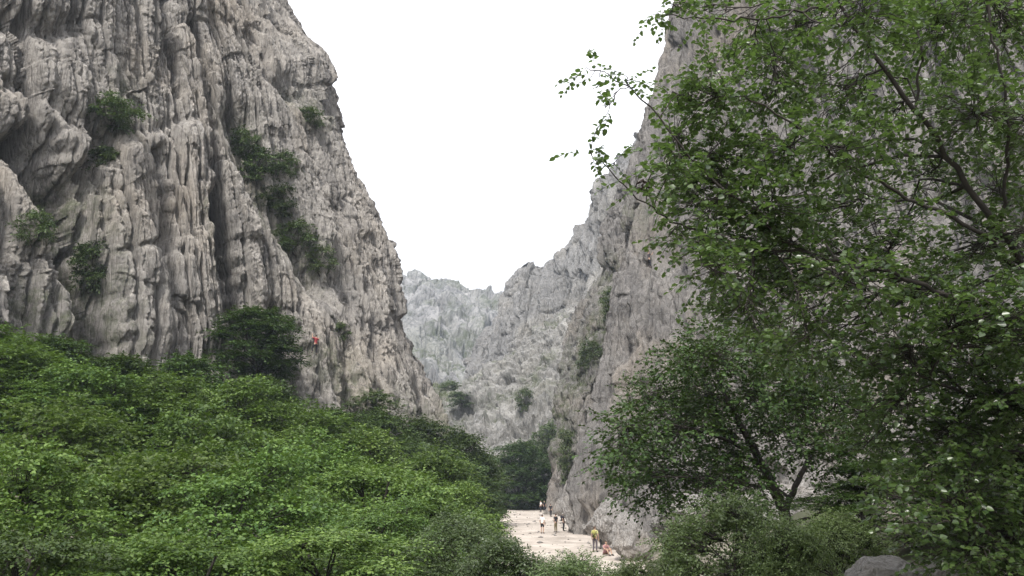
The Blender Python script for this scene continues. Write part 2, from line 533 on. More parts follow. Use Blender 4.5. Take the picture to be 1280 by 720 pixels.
def rocky(a, h, seed, scales, flute, fine, rough=0.0, rst=0.4, warp=1.0, karren=0.0, cracks=0.0):
    """Blocks, cracks and water-worn flutes. scales: (cell m, stretch, amplitude m, tilt, crack)."""
    w1 = perlin(a * 0.09, h * 0.05, seed + 0.5) * 2.0 * warp
    w2 = perlin(a * 0.35, h * 0.1, seed + 3.5) * 0.45 * warp
    w3 = perlin(a * 1.6, h * 0.6, seed + 5.5) * 0.10 * warp
    aw = a + w1 + w2 + w3
    hw = h + perlin(a * 0.2, h * 0.2, seed + 7.7) * 1.2 * warp + w3
    d = np.zeros_like(a)
    for k, (cell, st, amp, tilt, crack) in enumerate(scales):
        f1, f2, r, ox, oy = worley(aw / cell + seed, hw / (cell * st) + seed * 2, seed + k)
        d += amp * (2 * r[..., 2] - 1) + amp * tilt * (ox * (2 * r[..., 3] - 1) * 2 + oy * (2 * r[..., 0] - 1) * 1.5)
        d -= amp * crack * np.exp(-((f2 - f1) / 0.05))
    for fr, st, amp, wd in flute:
        nz = perlin(aw * fr, h * fr * st, seed + 11 + fr)
        d += amp * (np.abs(nz) * 1.6 - 0.5) - amp * 0.9 * np.exp(-(nz / wd) ** 2)
    for fr, amp in fine:
        d += amp * perlin(a * fr, h * fr * 0.6, seed + 23 + fr)
    if cracks:                                        # narrow deep joints, mostly upright
        for fr, dep, wd in ((0.22, 2.4, .045), (0.45, 1.8, .055), (0.95, 1.0, .07)):
            nz = perlin(aw * fr + 0.35 * perlin(a * fr * 1.3, h * fr * .5, seed + 81), h * fr * 0.07, seed + 83 + fr)
            m = smooth(-0.25, 0.15, perlin(a * .25, h * .10, seed + 87 + fr))
            d -= cracks * dep * m * np.exp(-(nz / wd) ** 2)
        nz = perlin(aw * 0.25, h * 0.40 + 0.3 * perlin(a * .6, h * .3, seed + 91), seed + 93)
        d -= cracks * 0.2 * np.exp(-(nz / .04) ** 2) * smooth(0.0, 0.3, perlin(a * .2, h * .2, seed + 95))
    if karren:
        for fr, amp in ((0.33, 1.0), (0.72, .55), (1.5, .32), (3.1, .17)):
            nz = perlin(aw * fr + 0.25 * perlin(a * fr, h * fr * .3, seed + 61), h * fr * 0.06, seed + 51 + fr)
            d += karren * amp * (1.5 * np.abs(nz) - 0.4) * (0.6 + 0.8 * np.clip(perlin(a * .15, h * .12, seed + 71 + fr), -.5, .7))
    if rough:
        m = 0.55 + 0.9 * np.clip(perlin(a * 0.12, h * 0.12, seed + 41), -.5, .5)          # rougher and smoother patches
        for fr, amp in ((0.7, .45), (1.5, .36), (3.0, .27), (5.5, .19)):
            q = perlin(aw * fr, hw * fr * rst, seed + 31 + fr)
            d += rough * m * amp * (0.25 - np.abs(q)) * (1 if fr != 1.5 else -1)
    return d


def net_from(cols_by_row, extra):
    """cols_by_row: rows bottom to top, each a list of (px, py, Y); extra rows are offsets of the last row."""
    rows = [[P(*c) for c in row] for row in cols_by_row]
    for off in extra:
        rows.append([p + np.array(off) for p in rows[-1]])
    return np.array(rows)


def left_cliff():
    ys = [690, 600, 520, 400, 300, 210, 110, 60, 0, -120, -300]
    edge = [560, 556, 546, 508, 484, 440, 412, 394, 350, 285, 180]
    rows = []
    for py, e in zip(ys, edge):
        lean = (600 - py) / 600 * 7.0
        rows.append([(-420, py, 26 + lean), (-200, py, 37 + lean), (-60, py, 45 + lean), (60, py, 52 + lean),
                     (150 - 0.02 * (600 - py), py, 57 + lean), (250 - 0.05 * (600 - py), py, 63 + lean),
                     (0.55 * e + 0.45 * 250, py, 70 + lean), (0.82 * e + 0.18 * 250, py, 78 + lean), (e - 5, py, 88 + lean),
                     (e - 8, py, 98 + lean), (e - 70, py, 118 + lean)])
    net = net_from(rows, [(-4, 4, 30), (-10, 40, 6)])

    def disp(a, h, G, px, py):
        right = smooth(300, 420, px)
        pil = np.exp(-(seg_dist(px, py, [(195, 190), (205, 300), (215, 430)]) / 62) ** 4)
        slab = np.exp(-(seg_dist(px, py, [(60, 60), (120, 110), (190, 120)]) / 50) ** 4)         # smoother slabs at the upper left
        d1 = rocky(a, h, 3, [(8.5, 2.4, 1.2, 0.6, 0.2), (3.2, 2.2, 0.35, 0.8, 0.2)], [(0.30, 0.10, 0.4, 0.06)], [(2.2, 0.08), (4.5, 0.07)],
                   1.25, 0.6, 1.0, 0.5)
        d1 = d1 * (1 - 0.5 * pil)
        k = (1 + 0.35 * pil) * (1 - 0.5 * slab)
        d1 = d1 + columns(a, h, 4, 3.4, 0.8 * (1 - .4 * pil), 0.4, 12.0, 2.2 * k) + columns(a, h, 6, 1.3, 0.42 * k, 0.26 * k, 5.5, 2.0 * k) \
            + columns(a, h, 8, 0.5, 0.14, 0.12, 1.6, 0.4)
        d2 = rocky(a, h, 5, [(9.0, 3.0, 0.7, 0.6, 0.2), (2.8, 2.4, 0.3, 0.7, 0.2)], [(0.35, 0.08, 0.4, 0.08)], [(2.2, 0.12), (4.5, 0.09)],
                   1.0, 0.5, 1.0, 0.5)
        d2 = d2 + columns(a, h, 14, 3.8, 0.5, 0.30, 13.0, 1.4) + columns(a, h, 16, 1.3, 0.28, 0.20, 5.0, 1.1) + columns(a, h, 18, 0.55, 0.12, 0.12, 1.5, 0.35)
        d = d1 * (1 - right) + d2 * right
        # the big forms of this wall: gullies, buttresses, ledges
        for line, wd, amp in [
            ([(40, 180), (75, 260), (100, 340), (120, 430), (130, 480)], 22, -6.0),     # gully behind the left buttress
            ([(130, 175), (105, 215), (85, 260)], 13, -2.4),
            ([(0, 225), (35, 300), (70, 400)], 26, 1.8),                                # left buttress
            ([(20, 100), (110, 175)], 10, -1.2),
            ([(300, 150), (325, 220), (370, 290), (410, 350)], 24, -3.5),               # shrub gully
            ([(272, 250), (285, 340), (296, 400), (305, 450)], 13, -5.0),
            ([(240, 30), (258, 110), (270, 210), (280, 300)], 8, -3.0),
            ([(205, 0), (215, 90), (222, 150)], 5, -2.6),
            ([(150, 200), (165, 300), (175, 420)], 30, 1.6),                            # pale pillars
            ([(225, 180), (238, 290), (250, 420)], 20, 1.5),
            ([(195, 190), (202, 300), (212, 430)], 5, -3.0),
            ([(120, 160), (180, 165), (240, 150)], 7, -0.5),                            # ledge over the pillars
            ([(130, 320), (190, 305), (230, 325)], 4, -0.5),
            ([(0, 20), (60, 45), (90, 30)], 14, -1.6),
            ([(388, 74), (404, 92)], 13, 0.7),                                         # nose on the skyline
            ([(386, 108), (410, 107)], 4, -0.5),
            ([(320, 40), (345, 85), (375, 120)], 12, -2.0),
            ([(345, 385), (380, 440), (400, 520)], 12, -1.6),
            ([(455, 300), (470, 420), (480, 520)], 8, -1.0),
            ([(425, 250), (440, 400), (445, 500)], 6, -0.9),
            ([(505, 400), (520, 470), (530, 520)], 6, -1.1),
        ]:
            g = seg_dist(px + 6 * perlin(px * 0.05, py * 0.05, 1.0), py, line)
            d = d + amp * np.exp(-(g / wd) ** 2)
        moss = np.zeros_like(d)
        for line, wd, amp in [([(90, 250), (110, 340), (130, 430)], 32, 0.8), ([(145, 110), (150, 150)], 22, 0.8),
                              ([(40, 240), (50, 290)], 18, 0.7), ([(300, 150), (330, 230), (370, 300), (410, 340)], 24, 0.6),
                              ([(375, 120), (395, 150)], 16, 0.6), ([(30, 370), (60, 400)], 24, 0.8),
                              ([(400, 440), (470, 510), (540, 530)], 26, 0.7), ([(255, 260), (275, 330)], 14, 0.5)]:
            moss = np.maximum(moss, amp * np.exp(-(seg_dist(px, py, line) / wd) ** 2))
        return d, moss
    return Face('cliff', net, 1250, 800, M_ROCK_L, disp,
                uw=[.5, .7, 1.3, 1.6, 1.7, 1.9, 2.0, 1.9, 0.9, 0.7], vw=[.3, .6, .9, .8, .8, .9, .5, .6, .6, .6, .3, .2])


def right_cliff():
    ys = [700, 600, 510, 450, 400, 360, 300, 240, 150, 100, 50, 0, -120, -300]
    edge = [716, 728, 748, 764, 771, 773, 786, 796, 816, 828, 837, 850, 880, 930]
    rows = []
    for py, e in zip(ys, edge):
        lean = (600 - py) / 600 * 8.0
        k = e + 4
        rows.append([(k + 40, py, 116 + lean), (k + 2, py, 92 + lean), (k, py, 84 + lean), (k + 18, py, 78 + lean), (k + 55, py, 72 + lean),
                     (k + 130, py, 62 + lean), (1000, py, 50 + lean), (1130, py, 40 + lean * .8), (1320, py, 30 + lean * .6),
                     (1620, py, 21 + lean * .5), (2100, py, 14 + lean * .3)])
    net = net_from(rows, [(3, 3, 30), (10, 30, 5)])

    def disp(a, h, G, px, py):
        d = rocky(a, h, 9, [(11, 4.0, 0.9, 0.7, 0.3), (4.0, 4.5, 0.34, 0.8, 0.25), (1.3, 3.2, 0.12, 0.8, 0.15)],
                  [(0.25, 0.07, 0.8, 0.10), (0.8, 0.09, 0.22, 0.14)], [(1.2, 0.10), (2.6, 0.08), (5.0, 0.05)], 0.45, 0.4, 0.7, 0.4, 0.4)
        d = d + columns(a, h, 24, 5.0, 0.5, 0.25, 16.0, 1.3) + columns(a, h, 26, 1.7, 0.22, 0.14, 6.0, 0.6) + columns(a, h, 28, 0.6, 0.07, 0.06, 2.5, 0.2)
        near = smooth(900, 1050, px)
        d = d * (1 - 0.45 * near)
        for line, wd, amp in [([(826, 190), (832, 300), (838, 420)], 6, -1.6), ([(800, 330), (796, 400), (782, 500), (768, 600)], 5, -1.2),
                              ([(845, 60), (838, 160), (850, 240)], 7, -1.3), ([(890, 40), (880, 150), (890, 300)], 9, -1.5),
                              ([(755, 560), (745, 620)], 16, 1.2), ([(784, 380), (775, 480)], 10, 0.8)]:
            g = seg_dist(px + 4 * perlin(px * 0.06, py * 0.04, 2.0), py, line)
            d = d + amp * np.exp(-(g / wd) ** 2)
        moss = 0.5 * np.exp(-(seg_dist(px, py, [(800, 260), (795, 285)]) / 10) ** 2)
        return d, moss
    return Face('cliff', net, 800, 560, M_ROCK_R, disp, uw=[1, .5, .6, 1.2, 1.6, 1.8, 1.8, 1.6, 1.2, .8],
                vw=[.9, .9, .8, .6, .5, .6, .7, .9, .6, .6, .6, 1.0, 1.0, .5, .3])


def buttress():
    ys = [680, 600, 520, 450, 400, 340, 300, 250, 205, 150]
    edge = [696, 698, 705, 714, 726, 750, 756, 770, 788, 830]
    rows = []
    for py, e in zip(ys, edge):
        lean = (600 - py) / 400 * 10.0
        rows.append([(e + 60, py, 160 + lean), (e + 3, py, 136 + lean), (e + 1, py, 126 + lean), (e + 22, py, 118 + lean), (e + 50, py, 114 + lean),
                     (e + 90, py, 110 + lean)])
    net = net_from(rows, [(3, 4, 10), (6, 25, 2)])

    def disp(a, h, G, px, py):
        d = rocky(a, h, 13, [(6, 2.5, 1.1, 0.7, 0.3), (2.4, 2.5, 0.5, 0.8, 0.3), (0.9, 2.0, 0.2, 0.8, 0.2)],
                  [(0.5, 0.10, 0.5, 0.14)], [(1.5, 0.15), (3.5, 0.10)], 1.0, 0.5, 1.0, 0.5, 0.3)
        d = d + columns(a, h, 34, 2.6, 0.5, 0.35, 6.0, 0.9) + columns(a, h, 36, 1.0, 0.2, 0.2, 3.0, 0.5)
        for line, wd, amp in [([(758, 425), (754, 445)], 9, -4.5), ([(760, 340), (750, 420), (735, 480)], 10, -1.8)]:
            d = d + amp * np.exp(-(seg_dist(px, py, line) / wd) ** 2)
        moss = np.zeros_like(d)
        for line, wd, amp in [([(765, 340), (755, 400), (730, 440), (722, 480)], 20, 0.95), ([(706, 500), (706, 570)], 14, 0.9)]:
            moss = np.maximum(moss, amp * np.exp(-(seg_dist(px, py, line) / wd) ** 2))
        return d, moss
    return Face('cliff', net, 300, 420, M_ROCK_R, disp, uw=[1, .5, .8, 1.2, 1.0])


def middle_cliff():
    top = [(588, 452), (600, 432), (612, 412), (630, 366), (650, 334), (672, 336), (690, 326), (706, 308), (722, 280), (746, 240), (790, 190), (860, 130)]
    rows = []
    for v in (0.0, 0.25, 0.5, 0.75, 1.0):
        r = [(top[0][0] + 30, 560 + (top[0][1] + 20 - 560) * v, 290)]
        for i, (tx, ty) in enumerate(top):
            r.append((tx + (1 - v) * (-14 + 2 * i), 560 + (ty - 560) * v, 232 - 3.5 * i + 34 * v * v))
        rows.append(r)
    net = net_from(rows, [(2, 12, 3), (6, 60, -6)])

    def disp(a, h, G, px, py):
        d = rocky(a, h, 17, [(17, 2.0, 1.5, 0.8, 0.8), (6.5, 2.2, 0.8, 0.9, 0.8), (2.4, 2.0, 0.4, 0.9, 0.8)],
                  [(0.16, 0.10, 0.9, 0.10), (0.45, 0.12, 0.4, 0.12)], [(1.0, 0.2)], 0.8, 0.5, 1.0, 0.6, 0.3)
        d = d + columns(a, h, 44, 9.0, 0.6, 0.3, 30.0, 1.5) + columns(a, h, 46, 3.5, 0.3, 0.2, 14.0, 0.8)
        for line, wd, amp in [([(668, 420), (672, 445)], 5, -4.0), ([(700, 345), (690, 385), (680, 410)], 8, -3.0), ([(655, 345), (650, 400), (640, 460)], 5, -2.0)]:
            d = d + amp * np.exp(-(seg_dist(px, py, line) / wd) ** 2)
        return d, 0.35 * np.exp(-(seg_dist(px, py, [(700, 420), (720, 460)]) / 14) ** 2)
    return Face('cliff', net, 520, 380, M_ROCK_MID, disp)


def scree():
    xs = [470, 545, 590, 640, 690, 740, 800]
    top = [500, 492, 476, 446, 410, 388, 370]
    rows = []
    for v, Y in ((0, 152), (.3, 164), (.65, 185), (1.0, 210)):
        rows.append([(x, 625 + (t - 625) * (v ** 0.8), Y) for x, t in zip(xs, top)])
    net = net_from(rows, [(0, 25, 2)])

    def disp(a, h, G, px, py):
        d = rocky(a, h, 21, [(9, 1.2, 1.5, 1.0, 0.4), (3.5, 1.1, 0.9, 1.0, 0.5), (1.4, 1.1, 0.45, 1.0, 0.5)], [], [(0.8, 0.3)], 1.2, 0.9)
        moss = 0.75 * smooth(0.1, 0.5, fbm(a * 0.09, h * 0.09, 4.4, 4)) + 0.7 * (1 - smooth(545, 600, px))
        return d, moss
    return Face('scree_slope', net, 420, 320, M_SCREE, disp, level=1.0)


def far_mountain():
    top = [(340, 380), (430, 352), (475, 338), (500, 346), (522, 342), (545, 352), (562, 357), (582, 364), (602, 369), (626, 375), (665, 402), (760, 420)]
    rows = []
    for v, Y in ((0, 250), (.3, 330), (.65, 430), (1.0, 520)):
        rows.append([(x, 540 + (t - 540) * v, Y) for x, t in top])
    net = net_from(rows, [(0, 60, 0), (0, 200, -60)])

    def disp(a, h, G, px, py):
        d = rocky(a, h, 25, [(42, 1.6, 4, 0.9, 0.6), (16, 1.5, 2.6, 0.9, 0.7), (6, 1.3, 1.4, 0.9, 0.6)],
                  [(0.05, 0.25, 3, 0.15)], [(0.3, 0.9), (0.7, 0.6)], 2.0, 0.8)
        fade = smooth(0, 60, h)
        moss = 1.0 * smooth(-0.1, 0.35, fbm(a * 0.03, h * 0.04, 6.4, 4)) * (0.65 + 0.35 * smooth(400, 470, py))
        return d * (0.3 + 0.7 * fade), moss
    return Face('mountain', net, 480, 360, M_ROCK_FAR, disp, level=1.0)


LEFT = left_cliff()
RIGHT = right_cliff()
BUTT = buttress()
MID = middle_cliff()
SCREE = scree()
FAR = far_mountain()


# ------------------------------------------------------------------ trees
def unit(v):
    return v / (np.linalg.norm(v, axis=-1, keepdims=True) + 1e-9)


def leaves_on(starts, dirs, lengths, nl, leaf, rng, droop=0.25, wide=0.32, tilt=0.45, detailed=False):
    """Alternate leaves along twigs. Returns verts and faces (quads; two per leaf when detailed)."""
    n = len(starts)
    j = np.tile(np.arange(nl), n)
    t = (j + 0.6) / nl
    S = np.repeat(starts, nl, 0); D = np.repeat(unit(dirs), nl, 0); L = np.repeat(lengths, nl)
    pos = S + D * (L * t)[:, None]
    pos[:, 2] -= droop * L * t * t
    side = unit(np.cross(D, [0, 0, 1.0]) + 1e-4)
    sg = np.where(j % 2 == 0, 1.0, -1.0)[:, None]
    ax = unit(D * (0.35 + 0.9 * t[:, None] ** 3) + side * sg * 0.85 + rng.normal(size=pos.shape) * 0.3 + np.array([0, 0, -0.22]))
    nrm = np.array([0, 0, 1.0]) + rng.normal(size=pos.shape) * tilt
    nrm = unit(nrm - ax * (nrm * ax).sum(-1, keepdims=True))
    w = np.cross(ax, nrm)
    sz = leaf * (0.6 + 0.65 * rng.rand(len(pos)))[:, None]
    base = pos + ax * sz * 0.12
    tip = base + ax * sz - nrm * sz * 0.12
    if not detailed:
        l_ = base + ax * sz * 0.45 + w * sz * wide + nrm * sz * 0.09
        r_ = base + ax * sz * 0.45 - w * sz * wide + nrm * sz * 0.09
        V = np.stack([base, l_, tip, r_], 1).reshape(-1, 3)
        Fq = np.arange(len(V)).reshape(-1, 4)
    else:
        l1 = base + ax * sz * 0.22 + w * sz * wide * 0.95 + nrm * sz * 0.08
        l2 = base + ax * sz * 0.62 + w * sz * wide * 0.85 + nrm * sz * 0.06
        r1 = base + ax * sz * 0.22 - w * sz * wide * 0.95 + nrm * sz * 0.08
        r2 = base + ax * sz * 0.62 - w * sz * wide * 0.85 + nrm * sz * 0.06
        V = np.stack([base, l1, l2, tip, r2, r1], 1).reshape(-1, 3)
        b = np.arange(0, len(V), 6)[:, None]
        Fq = np.concatenate([b + np.array([0, 1, 2, 3]), b + np.array([0, 3, 4, 5])], 0)
    return V, Fq


class Tubes:
    def __init__(self):
        self.v = []; self.f = []; self.n = 0

    def add(self, pts, radii, sides=7):
        pts = np.asarray(pts, float); radii = np.asarray(radii, float)
        k = len(pts)
        T = unit(np.gradient(pts, axis=0))
        ref = np.array([0.31, 0.83, 0.2]) if abs(T[0][2]) > 0.8 else np.array([0, 0.05, 1.0])
        U = unit(np.cross(T, ref)); W = np.cross(T, U)
        an = np.linspace(0, 2 * np.pi, sides, endpoint=False)
        ring = pts[:, None] + radii[:, None, None] * (np.cos(an)[None, :, None] * U[:, None] + np.sin(an)[None, :, None] * W[:, None])
        self.v.append(ring.reshape(-1, 3))
        i = np.arange(k * sides).reshape(k, sides) + self.n
        q = np.stack([i[:-1], np.roll(i[:-1], -1, 1), np.roll(i[1:], -1, 1), i[1:]], -1).reshape(-1, 4)
        self.f.append(q); self.n += k * sides

    def build(self, name, mat, parent):
        return link(name, mesh_from(name, np.concatenate(self.v), np.concatenate(self.f), 4, mat, True), parent)


def curve(p0, p1, rng, k=7, bend=0.12, sag=0.0):
    p0, p1 = np.asarray(p0, float), np.asarray(p1, float)
    t = np.linspace(0, 1, k)[:, None]
    L = np.linalg.norm(p1 - p0)
    o = rng.normal(size=3) * bend * L
    q = p0 + (p1 - p0) * t + o * np.sin(np.pi * t) + np.array([0, 0, sag * L]) * np.sin(np.pi * t)
    q[1:-1] += rng.normal(size=(k - 2, 3)) * 0.02 * L
    return q


def pad_twigs(center, radii, count, rng, tw, flat=0.55):
    """Twig starts and directions filling one flattened clump of a crown."""
    u = unit(rng.normal(size=(count, 3)))
    r = rng.rand(count) ** 0.5
    off = u * r[:, None]
    start = center + off * radii
    d = unit(off * np.array([1, 1, flat]) + rng.normal(size=(count, 3)) * np.array([0.45, 0.45, 0.5 * flat]) + np.array([0, 0, 0.05]))
    L = tw * (0.6 + 0.8 * rng.rand(count))
    return start, d, L


def make_tree(name, seed, height=7.0, width=6.0, pads=26, twigs=90, nl=12, leaf=0.13, tw=0.55, mat=M_LEAF_A, base=0.22, flat=0.42,
              trunk_r=0.13, loose=1.0):
    """A broadleaf tree of layered leaf clumps on curved limbs. Origin at its foot."""
    rng = np.random.RandomState(seed)
    root = empty(name)
    tb = Tubes()
    k = 9
    t = np.linspace(0, 1, k)
    wob = np.cumsum(rng.normal(size=(k, 2)) * 0.035 * height, 0); wob[0] = 0
    trunk = np.stack([wob[:, 0], wob[:, 1], t * height * 0.86 - 0.3 * (1 - t)], -1)
    tb.add(trunk, trunk_r * (1 - 0.85 * t) + 0.012, 9)
    Vs, Fs, n = [], [], 0
    for p in range(pads):
        f = (p + 0.5) / pads
        zz = base + (1 - base) * f ** 0.85
        prof = math.sin(math.pi * min(1, max(0.0, (zz - base * 0.6) / (1.02 - base * 0.6))) ** 0.8) ** 0.6
        rr = 0.5 * width * prof * (0.35 + 0.6 * rng.rand() ** 0.6)
        an = p * 2.39996 + rng.rand() * 0.7
        c = np.array([rr * math.cos(an), rr * math.sin(an), height * (zz - 0.06) + rng.normal() * 0.03 * height])
        pr = width * (0.09 + 0.08 * rng.rand()) * loose
        zt = max(0.12, min(0.83, (c[2] / height - 0.18 - 0.12 * rng.rand())))
        p0 = np.array([np.interp(zt, t, trunk[:, 0]), np.interp(zt, t, trunk[:, 1]), zt * height * 0.86])
        limb = curve(p0, c, rng, 7, 0.1, 0.06)
        tb.add(limb, np.linspace(trunk_r * (0.5 - 0.3 * zt), 0.012, 7), 6)
        st, d, L = pad_twigs(c, np.array([pr, pr, pr * flat]), twigs, rng, tw, flat)
        for q in range(0, twigs, 6):
            tb.add(curve(limb[4], st[q], rng, 4, 0.08), [0.015, 0.011, 0.008, 0.004], 4)
        V, Fq = leaves_on(st, d, L, nl, leaf, rng)
        Vs.append(V); Fs.append(Fq + n); n += len(V)
    tb.build('trunk', M_BARK, root)
    link('crown', mesh_from('crown', np.concatenate(Vs), np.concatenate(Fs), 4, mat), root)
    root['h'] = height; root['w'] = width
    return root


PROTO = {
    'bright': make_tree('broadleaf_tree', 11, 7.0, 6.6, 25, 95, 12, 0.125, 0.62, M_LEAF_A, flat=0.34, loose=1.08),
    'bright2': make_tree('broadleaf_tree', 12, 7.0, 6.0, 23, 100, 12, 0.13, 0.66, M_LEAF_A, flat=0.30, loose=1.08),
    'grey': make_tree('broadleaf_tree', 13, 6.0, 5.6, 28, 90, 12, 0.10, 0.5, M_LEAF_E),
    'mid': make_tree('broadleaf_tree', 14, 7.0, 6.0, 30, 60, 11, 0.17, 0.7, M_LEAF_A, flat=0.42),
    'mid2': make_tree('broadleaf_tree', 15, 7.0, 6.4, 27, 60, 11, 0.18, 0.75, M_LEAF_A, flat=0.36),
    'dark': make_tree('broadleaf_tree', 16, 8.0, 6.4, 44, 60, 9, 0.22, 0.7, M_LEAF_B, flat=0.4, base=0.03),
    'shrub': make_tree('cliff_shrub', 17, 2.6, 3.0, 15, 30, 8, 0.19, 0.5, M_LEAF_F, base=0.06, trunk_r=0.05, loose=0.8),
    'shrub2': make_tree('cliff_shrub', 18, 2.4, 3.0, 13, 24, 8, 0.19, 0.55, M_LEAF_E, base=0.06, trunk_r=0.05, loose=0.8),
    'neardark': make_tree('broadleaf_tree', 22, 7.0, 6.4, 26, 90, 12, 0.12, 0.62, M_LEAF_G, flat=0.24),
    'greybush': make_tree('broadleaf_shrub', 20, 3.0, 3.0, 30, 90, 12, 0.075, 0.35, M_LEAF_E, base=0.06, trunk_r=0.04, flat=0.6),
    'pale': make_tree('broadleaf_shrub', 19, 2.6, 3.0, 26, 110, 12, 0.055, 0.32, M_LEAF_D, base=0.08, trunk_r=0.035, flat=0.6),
}
USED = set()


def place(kind, loc, height, width, rz, label, cat, group=None, name=None):
    o = PROTO[kind]
    h, w = o['h'], o['w']
    if kind in USED:
        o = copy_tree(o)
    USED.add(kind)
    for kk in ('label', 'group'):
        if kk in o: del o[kk]
    o.location = loc
    o.rotation_euler = (0, 0, rz)
    o.scale = (width / w, width / w, height / h)
    tag(o, label, cat, group)
    return o


# (px, top py, Y, crown width px, prototype, label)
FOREST = [
    # front row, crowns at or under eye level
    (35, 560, 17, 330, 'bright', 'leafy bright green tree filling the left edge, below the pale left buttress'),
    (190, 545, 21, 300, 'bright2', 'bright green layered tree in front, under the pale fluted rock pillars'),
    (330, 566, 19, 300, 'bright', 'bright green tree in front, below the dark tree on the left cliff'),
    (470, 568, 24, 250, 'bright2', 'yellowish green tree in front of the dark back rows, left of the clearing'),
    (568, 606, 27, 150, 'bright', 'light green tree touching the left rim of the pale clearing'),
    (60, 650, 11.5, 330, 'neardark', 'shaded tree crown in the bottom left corner'),  # darker leaf colour stands in for the shade inside this crown
    (235, 655, 12.5, 280, 'bright2', 'nearest broad green crown at the bottom, right of the corner tree'),
    (405, 650, 13.5, 260, 'bright2', 'green crown at the bottom, left of the small-leaved tree'),
    (572, 640, 15, 165, 'grey', 'paler small-leaved tree in front of the clearing, at the bottom'),
    (628, 676, 13, 130, 'greybush', 'lower pale small-leaved crown whose edge slopes down along the clearing'),
    (505, 625, 18, 200, 'bright', 'light green tree sloping up behind the small-leaved tree'),
    (792, 699, 11.5, 120, 'pale', 'low light green bush at the bottom, right of the one under the clearing'),
    (716, 694, 12, 170, 'pale', 'low light green bush just under the gravel clearing'),
    # middle rows on the rising slope
    (20, 425, 37, 170, 'mid', 'green tree against the foot of the leftmost buttress'),
    (110, 455, 36, 170, 'mid2', 'green tree below the dark gully, second row from the cliff'),
    (205, 470, 38, 170, 'mid', 'light green tree standing right below the fluted pillars'),
    (300, 475, 41, 170, 'mid2', 'light green tree just below the dark cliff tree'),
    (385, 505, 45, 160, 'mid', 'green tree below the climber in red'),
    (455, 535, 46, 150, 'mid2', 'mid green tree below the wide dark wall of the left cliff'),
    (540, 560, 50, 140, 'mid', 'mid green tree left of the big dark tree by the clearing'),
    (-25, 405, 39, 190, 'mid2', 'tree cut by the left edge, highest on the slope'),
    (90, 500, 28, 210, 'mid', 'broad green tree between front row and gully foot'),
    (250, 515, 29, 200, 'mid2', 'broad green tree in the middle of the left canopy'),
    (395, 545, 31, 190, 'mid', 'broad green tree in the middle, under the red climber, one row nearer'),
    # rows under the wall
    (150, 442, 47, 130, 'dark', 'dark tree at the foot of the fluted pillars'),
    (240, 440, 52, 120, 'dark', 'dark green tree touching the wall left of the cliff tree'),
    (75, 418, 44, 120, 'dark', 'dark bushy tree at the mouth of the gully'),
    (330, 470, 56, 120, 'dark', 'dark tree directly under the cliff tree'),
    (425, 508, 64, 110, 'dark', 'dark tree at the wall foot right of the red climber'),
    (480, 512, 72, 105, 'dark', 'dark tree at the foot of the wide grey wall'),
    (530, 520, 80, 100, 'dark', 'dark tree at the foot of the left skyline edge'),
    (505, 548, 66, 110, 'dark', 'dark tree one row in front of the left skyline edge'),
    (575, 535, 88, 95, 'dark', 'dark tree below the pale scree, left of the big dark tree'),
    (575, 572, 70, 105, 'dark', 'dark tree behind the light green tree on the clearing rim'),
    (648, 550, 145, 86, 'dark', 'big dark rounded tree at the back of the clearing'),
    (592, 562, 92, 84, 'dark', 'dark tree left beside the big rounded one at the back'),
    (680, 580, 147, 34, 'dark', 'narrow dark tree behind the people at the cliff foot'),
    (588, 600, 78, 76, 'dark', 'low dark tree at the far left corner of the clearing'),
]
rr = random.Random(5)
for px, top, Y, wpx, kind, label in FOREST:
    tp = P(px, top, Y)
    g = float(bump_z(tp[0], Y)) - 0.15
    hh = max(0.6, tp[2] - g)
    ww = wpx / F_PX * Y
    place(kind, (tp[0], Y, g), hh, ww, rr.random() * 6.28, label, 'tree', 'trees on the valley floor and left slope')

